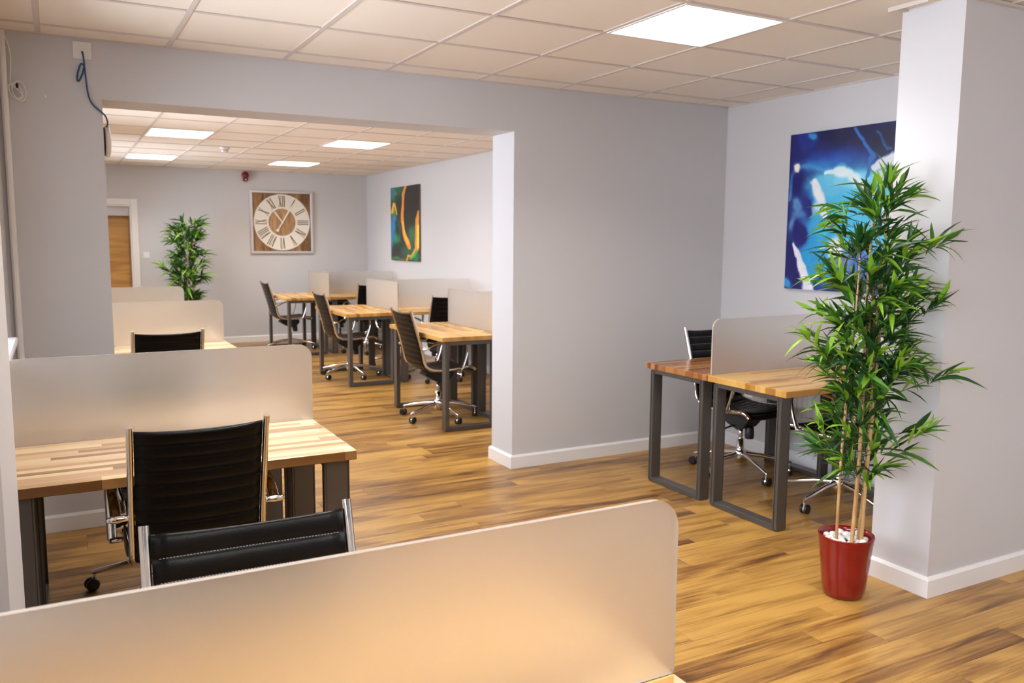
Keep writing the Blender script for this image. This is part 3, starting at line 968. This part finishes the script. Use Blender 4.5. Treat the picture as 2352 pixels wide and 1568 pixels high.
for h in range(12):
    s = NUM[h]; wd = {'I': .026, 'V': .05, 'X': .05}; tot = sum(wd[c_] for c_ in s); x = -tot / 2
    mb = MB(); z0, z1 = .232, .392
    for ch in s:
        w_ = wd[ch]
        if ch == 'I':
            bar(mb, x + w_ / 2, z0, x + w_ / 2, z1, .012)
        elif ch == 'V':
            bar(mb, x + .008, z1, x + w_ / 2, z0, .014); bar(mb, x + w_ - .008, z1, x + w_ / 2, z0, .006)
        else:
            bar(mb, x + .008, z1, x + w_ - .008, z0, .014); bar(mb, x + w_ - .008, z1, x + .008, z0, .006)
        for xa in ((x + w_ / 2,) if ch == 'I' else (x + .008, x + w_ - .008)):
            bar(mb, xa - .009, z1, xa + .009, z1, .004)
            if ch != 'V': bar(mb, xa - .009, z0, xa + .009, z0, .004)
        if ch == 'V': bar(mb, x + w_ / 2 - .009, z0, x + w_ / 2 + .009, z0, .004)
        x += w_
    a = -2 * PI * h / 12
    ca_, sa = math.cos(a), math.sin(a)
    mb.v = [(v[0] * ca_ - v[2] * sa, v[1], v[0] * sa + v[2] * ca_) for v in mb.v]
    mb.build('numeral', 'numeral', ck)
def hand(name, ang, ln, tail, ball):
    a = R(90 - ang); mb = MB()
    d = (math.cos(a), math.sin(a)); p = (-d[1], d[0])
    poly = [(-d[0] * tail + p[0] * .007, -d[1] * tail + p[1] * .007), (d[0] * ln * .7 + p[0] * .012, d[1] * ln * .7 + p[1] * .012), (d[0] * ln, d[1] * ln),
            (d[0] * ln * .7 - p[0] * .012, d[1] * ln * .7 - p[1] * .012), (-d[0] * tail - p[0] * .007, -d[1] * tail - p[1] * .007)]
    mb.prism(poly, -.042, -.037, 'y')
    if ball: mb.lathe([(.020, -.044), (.022, -.04), (.020, -.036)], (-d[0] * tail, 0, -d[1] * tail), 16, 'y')
    mb.build(name, 'hand', ck)
hand('minute_hand', 31, .33, .14, True)
hand('hour_hand', -36, .24, .02, False)
b_ = MB(); b_.lathe([(.014, -.050), (.014, -.030)], (0, 0, 0), 14, 'y'); b_.build('hub', 'hand', ck)

# ------------------------------------------------------------------ paintings (flat prints on canvas, real depth)
def noise2(nx, ny, sc, seed):
    rg = np.random.RandomState(seed); out = np.zeros((ny, nx)); amp = 1
    for o_ in range(4):
        g_ = rg.rand(int(sc * 2 ** o_) + 3, int(sc * 2 ** o_) + 3) * 2 - 1
        ys = np.linspace(0, g_.shape[0] - 2.001, ny); xs = np.linspace(0, g_.shape[1] - 2.001, nx)
        yi = ys.astype(int); xi = xs.astype(int); fy_ = (ys - yi)[:, None]; fx_ = (xs - xi)[None, :]
        fy_ = fy_ * fy_ * (3 - 2 * fy_); fx_ = fx_ * fx_ * (3 - 2 * fx_)
        a = g_[yi][:, xi]; b2 = g_[yi][:, xi + 1]; c2 = g_[yi + 1][:, xi]; d2 = g_[yi + 1][:, xi + 1]
        out += amp * ((a * (1 - fx_) + b2 * fx_) * (1 - fy_) + (c2 * (1 - fx_) + d2 * fx_) * fy_); amp *= .5
    return out
def painting(name, X, ya, yb, z0, z1, rgb, label):
    """canvas on a wall of constant X facing -X; rgb[row from top][col from the far end ya]"""
    ny, nx = rgb.shape[:2]; vs = []; th = .028
    for j in range(ny + 1):
        for i in range(nx + 1):
            vs.append((X - th, ya + (yb - ya) * i / nx, z1 + (z0 - z1) * j / ny))
    F = [(j * (nx + 1) + i, j * (nx + 1) + i + 1, (j + 1) * (nx + 1) + i + 1, (j + 1) * (nx + 1) + i) for j in range(ny) for i in range(nx)]
    mb = MB(); mb.add(vs, F)
    e = [(0, 0), (nx, 0), (nx, ny), (0, ny)]; ed = []
    q = [vs[j * (nx + 1) + i] for i, j in e]
    mb.add(q + [(X - .0015, p[1], p[2]) for p in q], [(k, (k + 1) % 4, 4 + (k + 1) % 4, 4 + k) for k in range(4)] + [(7, 6, 5, 4)])
    o = mb.build(name, 'print', fix=True)
    at = o.data.color_attributes.new('Col', 'FLOAT_COLOR', 'CORNER')
    colr = np.ones((len(o.data.loops), 4), dtype=np.float32)
    flat = rgb.reshape(-1, 3)
    lin = np.where(flat <= .04045, flat / 12.92, ((flat + .055) / 1.055) ** 2.4)
    colr[:len(lin) * 4, :3] = np.repeat(lin, 4, axis=0)
    colr[len(lin) * 4:, :3] = lin[::max(1, len(lin) // 7)].mean(axis=0) * .6
    at.data.foreach_set('color', colr.ravel())
    return tag(o, label, 'painting')

def canvas(nx, ny, base):
    return {'x': None, 'y': None, 'img': np.zeros((ny, nx, 3)) + np.array(base) / 255}
def c_blend(c, mask, col):
    mask = np.clip(mask, 0, 1)[..., None]; c['img'] = c['img'] * (1 - mask) + np.array(col) / 255 * mask
def c_blob(c, cx, cy, sx, sy, col, k=1.5):
    c_blend(c, np.exp(-(((c['x'] - cx) / sx) ** 2 + ((c['y'] - cy) / sy) ** 2) ** 1.4) * k, col)
def c_stroke(c, pts, col, wds, soft=3.0):
    best = np.full(c['x'].shape, 9e9)
    for (a, b2, wa, wb) in zip(pts, pts[1:], wds, wds[1:]):
        dx, dy = b2[0] - a[0], b2[1] - a[1]
        t_ = np.clip(((c['x'] - a[0]) * dx + (c['y'] - a[1]) * dy) / (dx * dx + dy * dy), 0, 1)
        best = np.minimum(best, np.hypot(c['x'] - a[0] - dx * t_, c['y'] - a[1] - dy * t_) / (wa + (wb - wa) * t_))
    c_blend(c, (1.2 - best) * soft, col)
nx, ny = 180, 220
n1 = noise2(nx, ny, 5, 4); n2 = noise2(nx, ny, 5, 9); n3 = noise2(nx, ny, 20, 2); n4 = noise2(nx, ny, 20, 31)
U, V = np.meshgrid((np.arange(nx) + .5) / nx, (np.arange(ny) + .5) / ny)
c = canvas(nx, ny, (15, 22, 98))
X0_ = 160 - 30 * V + U * 665
Y0_ = 158 - (X0_ - 160) * .127; c['x'] = X0_ + n1 * 13 + n3 * 6; c['y'] = Y0_ + V * (1075 + (X0_ - 130) * .035 - Y0_) + n2 * 15 + n4 * 6
c_blob(c, 620, 150, 260, 80, (13, 14, 66)); c_blob(c, 760, 200, 90, 80, (10, 10, 50)); c_blob(c, 270, 180, 60, 60, (20, 40, 130))
c_blob(c, 305, 158, 28, 22, (45, 140, 195)); c_blob(c, 420, 300, 170, 55, (24, 62, 155), 1.0); c_blob(c, 330, 335, 120, 40, (35, 105, 185), 1.0)
c_stroke(c, [(150, 560), (165, 420), (200, 345), (290, 330), (400, 365), (500, 340), (600, 385)], (60, 130, 190), [14, 18, 24, 18, 16, 16, 14], 1.2)
c_blob(c, 420, 660, 170, 250, (52, 165, 214), 2.2); c_blob(c, 650, 620, 200, 250, (58, 178, 220), 2.2); c_blob(c, 360, 850, 130, 170, (32, 148, 208), 2.0)
c_blob(c, 420, 450, 110, 70, (90, 185, 222), 1.8); c_blob(c, 560, 420, 130, 50, (120, 205, 228), 1.6)
c_stroke(c, [(315, 440), (345, 510), (375, 580), (395, 660)], (228, 230, 236), [22, 38, 34, 12], 1.8)
c_stroke(c, [(395, 380), (450, 372), (540, 385), (620, 440), (680, 520)], (216, 234, 238), [12, 24, 32, 30, 16], 1.6)
c_blob(c, 350, 600, 70, 35, (190, 216, 230), 1.0); c_blob(c, 380, 720, 60, 50, (60, 185, 220), 1.0)
c_stroke(c, [(700, 345), (760, 305), (860, 290)], (210, 216, 226), [24, 42, 50], 2.2); c_blob(c, 740, 400, 50, 40, (190, 205, 215), 1.4)
c_blob(c, 205, 470, 34, 100, (16, 20, 106), 2.2); c_blob(c, 265, 590, 40, 70, (18, 30, 120), 1.6)
c_blob(c, 205, 585, 32, 50, (80, 135, 188), 1.3); c_blob(c, 215, 640, 45, 30, (78, 130, 188), 1.2); c_blob(c, 178, 700, 26, 45, (90, 140, 190), 1.3)
c_blob(c, 228, 745, 42, 62, (16, 18, 106), 2.4)
c_stroke(c, [(130, 830), (175, 900), (215, 990), (240, 1090)], (15, 17, 98), [46, 40, 38, 34], 2.5)
c_stroke(c, [(185, 800), (215, 870), (255, 950), (290, 1030), (305, 1100)], (226, 226, 234), [10, 22, 28, 34, 40], 2.2)
c_blob(c, 145, 1050, 34, 26, (52, 145, 205), 1.6); c_blob(c, 200, 345, 16, 26, (240, 236, 224), 2.4)
c_stroke(c, [(585, 110), (640, 200), (690, 270), (662, 330), (650, 395)], (38, 100, 175), [9, 13, 15, 10, 14], 1.6)
c_stroke(c, [(700, 120), (740, 190), (775, 240)], (26, 70, 140), [6, 8, 6], 1.4)
c_blob(c, 465, 850, 44, 66, (222, 221, 231), 2.4); c_blob(c, 505, 900, 44, 30, (108, 108, 145), 2.0); c_blob(c, 560, 960, 50, 60, (150, 155, 185), 1.3)
c_blob(c, 660, 970, 110, 110, (48, 95, 170), 1.8); c_blob(c, 780, 1000, 90, 120, (17, 24, 104), 2.0); c_blob(c, 790, 620, 60, 90, (200, 212, 224), 1.4)
img = np.clip(c['img'] + .018 * n3[..., None], 0, 1)
painting('painting', XR, -.655, -1.505, 1.222, 2.262, img, 'large blue and white fluid-art canvas on the right wall behind the bamboo')

nx, ny = 90, 110
U, V = np.meshgrid((np.arange(nx) + .5) / nx, (np.arange(ny) + .5) / ny)
n1 = noise2(nx, ny, 4, 14); n2 = noise2(nx, ny, 4, 19); n3 = noise2(nx, ny, 12, 12)
x = 160 + U * 460 + n1 * 10; y_ = 195 + V * 1225 + n2 * 22
img = np.zeros((ny, nx, 3)) + np.array([30, 30, 28]) / 255
def blend(mask, col):
    global img
    mask = np.clip(mask, 0, 1)[..., None]; img = img * (1 - mask) + np.array(col) / 255 * mask
def blob(cx, cy, sx, sy, col, k=1.0):
    blend(np.exp(-(((x - cx) / sx) ** 2 + ((y_ - cy) / sy) ** 2)) * 1.5 * k, col)
for a in [(510, 1000, 60, 150, (50, 105, 75)), (400, 1260, 130, 60, (30, 85, 65)), (300, 250, 60, 120, (25, 95, 65)), (200, 300, 50, 150, (30, 125, 80)), (205, 260, 22, 90, (30, 120, 190)),
          (250, 1050, 70, 90, (25, 135, 90)), (300, 880, 28, 170, (25, 95, 65)), (190, 850, 40, 130, (35, 140, 190)), (175, 1000, 22, 260, (25, 120, 180)), (220, 700, 30, 60, (50, 120, 190)),
          (270, 930, 22, 80, (35, 28, 30)), (260, 1250, 90, 90, (32, 30, 32)), (250, 1380, 110, 25, (50, 120, 60)), (560, 1330, 60, 90, (25, 120, 70)), (360, 1390, 60, 18, (120, 90, 40)),
          (215, 600, 40, 60, (60, 130, 60)), (470, 1250, 90, 120, (35, 90, 68))]: blob(*a)
def stroke(pts, col, wds):
    best = np.full(x.shape, 9e9)
    for (a, b2, wa, wb) in zip(pts, pts[1:], wds, wds[1:]):
        dx, dy = b2[0] - a[0], b2[1] - a[1]
        t_ = np.clip(((x - a[0]) * dx + (y_ - a[1]) * dy) / (dx * dx + dy * dy), 0, 1)
        d = np.hypot(x - a[0] - dx * t_, y_ - a[1] - dy * t_) / (wa + (wb - wa) * t_)
        best = np.minimum(best, d)
    blend((1.25 - best) * 3, col)
stroke([(190, 610), (195, 540), (215, 480), (240, 540), (262, 640)], (235, 175, 45), [16, 18, 22, 14, 8])
stroke([(245, 290), (258, 340)], (150, 120, 70), [12, 8])
stroke([(410, 185), (368, 330), (360, 600), (360, 750), (372, 900), (400, 1030), (440, 1130), (460, 1195)], (225, 140, 50), [16, 19, 20, 20, 22, 26, 34, 30])
stroke([(366, 760), (372, 900), (400, 1030), (440, 1130)], (245, 185, 60), [9, 10, 11, 14])
stroke([(625, 640), (600, 760), (595, 900), (590, 1100), (585, 1200), (540, 1290), (500, 1350), (445, 1330), (425, 1420)], (225, 150, 55), [18, 28, 34, 30, 26, 20, 18, 14, 12])
stroke([(612, 850), (605, 1100), (600, 1180)], (245, 215, 70), [16, 20, 14])
stroke([(575, 1230), (540, 1340), (480, 1390)], (45, 160, 80), [10, 14, 14])
painting('painting', XR2, 6.855, 5.77, 1.242, 2.283, img, 'dark green canvas with orange stripes on the rear room right wall')

# ------------------------------------------------------------------ network point, cables, access point
t = empty('network_socket', (.193, 0, 2.475), label='white data socket plate under the ceiling over the opening corner', cat='socket')
MB().cbox((-.042, -.010, -.042), (.042, -.0005, .042), .002).build('face_plate', 'whiteplastic', t)
for z in (.026, -.012, -.03):
    MB().cbox((-.011, -.0125, z - .006), (.011, -.0095, z + .007), .0008).build('port_module', 'whiteplastic', t)
MB().box((-.005, -.0135, -.014), (.005, -.0126, -.006)).build('port', 'blackplastic', t)
def cable(name, pts, r, m_, label, cat='cable', y=-.02):
    pr = []
    P = [Vector((p[0], p[1] if len(p) == 3 else y, p[-1])) for p in pts]
    for i in range(len(P) - 1):
        p0 = P[max(i - 1, 0)]; p1 = P[i]; p2 = P[i + 1]; p3 = P[min(i + 2, len(P) - 1)]
        for k in range(6):
            t_ = k / 6
            pr.append(.5 * ((2 * p1) + (p2 - p0) * t_ + (2 * p0 - 5 * p1 + 4 * p2 - p3) * t_ ** 2 + (-p0 + 3 * p1 - 3 * p2 + p3) * t_ ** 3))
    pr.append(P[-1])
    mb = MB(); mb.smooth = True; mb.tube(pr, r, 8)
    if name is None: return mb
    return tag(mb.build(name, m_), label, cat)
cable('network_cable', [(.192, -.014, 2.467), (.194, -.045, 2.455), (.198, -.035, 2.42), (.199, -.022, 2.39), (.193, -.02, 2.405), (.182, -.02, 2.402), (.168, -.02, 2.36), (.164, -.02, 2.327), (.172, -.02, 2.322),
      (.188, -.018, 2.355), (.199, -.014, 2.392), (.202, -.016, 2.36), (.205, -.018, 2.315), (.209, -.018, 2.27), (.218, -.016, 2.232), (.236, -.014, 2.203), (.262, -.014, 2.180), (.285, .0, 2.160), (.297, .05, 2.135), (.295, .10, 2.118), (.287, .14, 2.113)],
      .0042, 'bluecable', 'thin blue network cable looping from the data socket to the opening jamb')
t = empty('access_point', (OL, .15, 2.045), label='round white wireless access point mounted on the opening jamb', cat='access point')
b_ = MB(); b_.smooth = True
b_.lathe([(.070, .0005), (.074, .006), (.074, .012)], (0, 0, 0), 28, 'x'); b_.build('mounting_plate', 'blackplastic', t)
b_ = MB(); b_.smooth = True
b_.lathe([(.078, .012), (.085, .018), (.084, .028), (.076, .036), (.055, .040), (.0, .041)], (0, 0, 0), 32, 'x'); b_.build('cover', 'whiteplastic', t)
wc = cable(None, [(-.148, -.010, 2.525), (-.135, -.012, 2.49), (-.125, -.012, 2.45), (-.121, -.012, 2.40), (-.124, -.012, 2.35), (-.129, -.014, 2.30), (-.128, -.016, 2.275)], .0026, '', '')
k2 = []
for k in range(34):
    a = k / 33 * 2.6 * 2 * PI
    k2.append((-.100 + .026 * math.cos(a + 2.2) + .010 * math.sin(a * .37), -.018 - .006 * math.sin(a * .7), 2.250 - .35 * .022 * math.cos(a + 2.2) + (.040 + .009 * math.sin(a * .41)) * math.sin(a + 2.2)))
wc2 = cable(None, [(-.128, -.016, 2.275)] + k2 + [(-.12, -.018, 2.275), (-.150, -.018, 2.262), (-.156, -.018, 2.235), (-.146, -.018, 2.205)], .0024, '', '')
wc.add(wc2.v, wc2.f)
wc.smooth = False
tgo = tag(wc.build('white_cable', 'whitecable'), 'coiled white cable hanging from the ceiling in the left corner', 'cable')
MB().cbox((-.106, -.030, 2.262), (-.094, -.022, 2.284), .001).build('connector', 'blackplastic', tgo)
struct(MB().tube([(-.156, -.016, .09), (-.156, -.016, H)], .016, 10).build('trim_3', 'gloss'))
# dab of plaster left on the wall above the opening corner
b_ = MB(); b_.smooth = True; b_.lathe([(.005, -.0005), (.004, -.002), (.001, -.003)], (.018, 0, 2.235), 10, 'y')
tag(b_.build('wall_plug', 'whiteplastic'), 'tiny white plug in the wall left of the opening', 'plug')

# ------------------------------------------------------------------ bamboo plants
def leaf_mesh(name, m_, ln, wd, droop, twist):
    mb = MB(); mb.smooth = True; vs = []
    prof = [(0, .08), (.12, .55), (.32, 1.0), (.58, .86), (.82, .42), (1.0, .0)]
    for (s, w_) in prof:
        y = s * ln; z = -droop * s * s * ln; a = twist * s
        for e, zz in ((-1, .22), (0, 0), (1, .22)):
            xx = e * w_ * wd / 2; z2 = zz * w_ * wd
            vs.append((xx * math.cos(a) - z2 * math.sin(a), y, z + xx * math.sin(a) + z2 * math.cos(a)))
    F = []
    for i in range(len(prof) - 1):
        for k in range(2):
            a = i * 3 + k; F.append((a, a + 1, a + 4, a + 3))
    mb.add(vs, F)
    me = bpy.data.meshes.new(name); me.from_pydata(mb.v, [], mb.f); me.materials.append(m_)
    for p in me.polygons: p.use_smooth = True
    return me
LEAF = {}
for key in ('leaf_d', 'leaf_m', 'leaf_l'):
    LEAF[key] = [leaf_mesh('leaf', M[key], ln, wd, dr_, tw) for ln, wd, dr_, tw in
                 ((.115, .0205, .25, .3), (.140, .0230, .45, -.5), (.095, .0190, .1, .8), (.128, .0200, .7, -.2), (.108, .024, -.12, .5))]

def bamboo(name, loc, label, seed, ztop, env, canes, nleaf, individual, keep, extra=(), pot=True, bias=None, lsc=1.0, lightp=.27):
    """env: (z, radius) envelope; canes: (x, y, lean x, lean y, top z)"""
    rg = random.Random(seed)
    t = empty(name, loc, label=label, cat='plant', group='potted bamboo plants')
    if pot:
        pb = MB(); pb.smooth = True
        pb.lathe([(.0, .002), (.076, .002), (.084, .008), (.090, .03), (.098, .10), (.106, .18), (.114, .255), (.1175, .272), (.116, .276), (.111, .274), (.107, .255), (.104, .235), (.0, .235)], n=48, cap=False)
        pb.build('pot', 'redglaze', t)
        sb = MB(); sb.lathe([(.0, .230), (.103, .230), (.103, .237), (.0, .240)], n=24, cap=False); sb.build('soil', 'soil', t)
        for k in range(30):
            a = k * 2.399; rr = .088 * math.sqrt((k + .5) / 30)
            q = MB(); q.smooth = True
            sz = rg.uniform(.013, .021); fl_ = rg.uniform(.55, .8)
            nn = 8; pr = [(math.sin(PI * j / 6) * sz, -math.cos(PI * j / 6) * sz * fl_) for j in range(7)]
            q.lathe([(max(r_, .0005), h_) for r_, h_ in pr], (0, 0, 0), nn)
            o = q.build('pebble', 'pebble', t); o.location = (rr * math.cos(a), rr * math.sin(a), .237 + sz * fl_ * .7 + rg.uniform(0, .012))
            o.rotation_euler = (rg.uniform(-.3, .3), rg.uniform(-.3, .3), rg.uniform(0, 3)); o.scale = (1, rg.uniform(.7, 1), 1)
    def cane_at(c_, z):
        f = (z - .2) / (c_[4] - .2); return Vector((c_[0] + c_[2] * f + .008 * math.sin(z * 5 + c_[0] * 90), c_[1] + c_[3] * f, z))
    for c_ in canes:
        mb = MB(); mb.smooth = True; P_, Rr = [], []
        z = .22
        r0 = c_[5]
        while z < c_[4]:
            r_ = r0 * (1 - .45 * (z - .2) / (c_[4] - .2))
            P_ += [cane_at(c_, z), cane_at(c_, z + .006), cane_at(c_, z + .012)]; Rr += [r_, r_ * 1.16, r_]
            z += rg.uniform(.10, .15)
        P_.append(cane_at(c_, c_[4])); Rr.append(r0 * .45)
        mb.tube(P_, Rr, 8); mb.build('cane', 'cane', t)
    def radius(z):
        for (a, ra), (b2, rb) in zip(env, env[1:]):
            if a <= z <= b2: return ra + (rb - ra) * (z - a) / (b2 - a)
        return .03
    tw = MB(); tw.smooth = True
    leaves = []
    def spray(p, d, n, light):
        for k in range(n):
            ax = Vector((rg.gauss(0, 1), rg.gauss(0, 1), rg.gauss(0, 1))).normalized()
            dd = (d + ax * rg.uniform(.3, .95)).normalized()
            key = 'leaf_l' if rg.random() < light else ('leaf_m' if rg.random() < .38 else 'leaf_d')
            s = rg.uniform(.7, 1.15) * lsc
            o0 = p - d * rg.uniform(0, .05)
            y = dd; upv = Vector((0, 0, 1)) + Vector((rg.uniform(-.6, .6), rg.uniform(-.6, .6), 0))
            x = y.cross(upv); 
            if x.length < .05: x = Vector((1, 0, 0))
            x.normalize(); z = x.cross(y)
            mt = Matrix((x * s, y * s, z * s)).transposed().to_4x4(); mt.translation = o0
            tip = o0 + y * .12 * s
            if all(keep(o0.lerp(tip, f_) + Vector(loc)) for f_ in (0, .25, .5, .75, 1.1)): leaves.append((key, rg.randrange(5), mt, o0))
    zlo = env[0][0]
    tries = 0
    while len(leaves) < nleaf and tries < 12000:
        tries += 1
        c_ = canes[rg.randrange(len(canes))]
        z = rg.uniform(zlo, ztop)
        if z > c_[4]: z = c_[4] - rg.uniform(0, .05)
        p0 = cane_at(c_, z - .06)
        th = rg.uniform(0, 2 * PI); rr = radius(z) * rg.uniform(.25, 1.0)
        if bias: rr *= bias(th)
        cc = sum((cane_at(k, min(z, k[4])) for k in canes), Vector()) / len(canes)
        p2 = Vector((cc[0] + rr * math.cos(th), cc[1] + rr * math.sin(th), z + rg.uniform(0, .05)))
        if not keep(p2 + Vector(loc)): continue
        p1 = (p0 + p2) / 2 + Vector((0, 0, -.01 + rr * .12))
        tw.tube([p0, p1, p2], [.0017, .0013, .0008], 5)
        d = (p2 - p1).normalized()
        d = (d + Vector((0, 0, .25))).normalized()
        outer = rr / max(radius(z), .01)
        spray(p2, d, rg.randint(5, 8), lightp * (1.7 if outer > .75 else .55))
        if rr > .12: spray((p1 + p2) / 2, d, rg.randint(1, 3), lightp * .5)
    for (dx, dy, z, lg) in extra:
        c_ = canes[0]; p0 = cane_at(canes[rg.randrange(len(canes))], z - .14); p2 = Vector((dx, dy, z)); p1 = (p0 * .45 + p2 * .55) + Vector((0, 0, -.03))
        tw.tube([p0, p1, p2], [.002, .0015, .001], 5); d = (p2 - p1).normalized()
        spray(p2, (d + Vector((0, 0, .2))).normalized(), 7, lg); spray(p1 * .3 + p2 * .7, (d + Vector((0, 0, .6))).normalized(), 4, lg * .7)
        spray(p1 * .8 + p2 * .2, (d + Vector((0, 0, .1))).normalized(), 3, lg * .3)
    tw.build('twig', 'twig', t, fix=False)['kind'] = 'stuff'
    leaves.sort(key=lambda l: -(Vector(l[3]).dot(Vector((-.5, -.8, 0)))))
    for (key, i, mt, _o) in leaves[:individual]:
        o = bpy.data.objects.new('leaf', LEAF[key][i]); COL.objects.link(o); o.parent = t; o.matrix_local = mt
    if leaves[individual:]:
        mb = MB(); mb.smooth = True
        for (key, i, mt, _o) in leaves[individual:]:
            mb.cur = ('leaf_d', 'leaf_m', 'leaf_l').index(key)
            me = LEAF[key][i]
            mb.add([mt @ v.co for v in me.vertices], [tuple(p.vertices) for p in me.polygons])
        mb.build('foliage', ['leaf_d', 'leaf_m', 'leaf_l'], t, fix=False)['kind'] = 'stuff'
    return t

PX, PY = 3.005, -2.475
def keep1(p):
    if p[0] > 3.235 and -2.76 < p[1] < -2.28: return False
    return p[0] < 3.5 and p[2] > .3
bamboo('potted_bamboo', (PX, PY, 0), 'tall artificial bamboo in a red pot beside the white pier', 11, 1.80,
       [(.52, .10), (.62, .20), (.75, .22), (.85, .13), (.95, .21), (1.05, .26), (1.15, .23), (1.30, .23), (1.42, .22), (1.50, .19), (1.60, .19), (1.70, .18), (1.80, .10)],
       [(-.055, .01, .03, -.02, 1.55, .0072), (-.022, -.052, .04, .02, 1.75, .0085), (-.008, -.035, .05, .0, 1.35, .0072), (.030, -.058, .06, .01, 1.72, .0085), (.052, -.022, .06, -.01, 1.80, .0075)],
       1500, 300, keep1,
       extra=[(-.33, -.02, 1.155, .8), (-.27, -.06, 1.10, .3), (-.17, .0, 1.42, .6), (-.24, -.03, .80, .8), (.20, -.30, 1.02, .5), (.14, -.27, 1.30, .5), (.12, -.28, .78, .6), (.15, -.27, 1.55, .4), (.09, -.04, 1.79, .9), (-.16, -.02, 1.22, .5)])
def keep2(p): return p[1] < YB - .03 and p[2] > .3
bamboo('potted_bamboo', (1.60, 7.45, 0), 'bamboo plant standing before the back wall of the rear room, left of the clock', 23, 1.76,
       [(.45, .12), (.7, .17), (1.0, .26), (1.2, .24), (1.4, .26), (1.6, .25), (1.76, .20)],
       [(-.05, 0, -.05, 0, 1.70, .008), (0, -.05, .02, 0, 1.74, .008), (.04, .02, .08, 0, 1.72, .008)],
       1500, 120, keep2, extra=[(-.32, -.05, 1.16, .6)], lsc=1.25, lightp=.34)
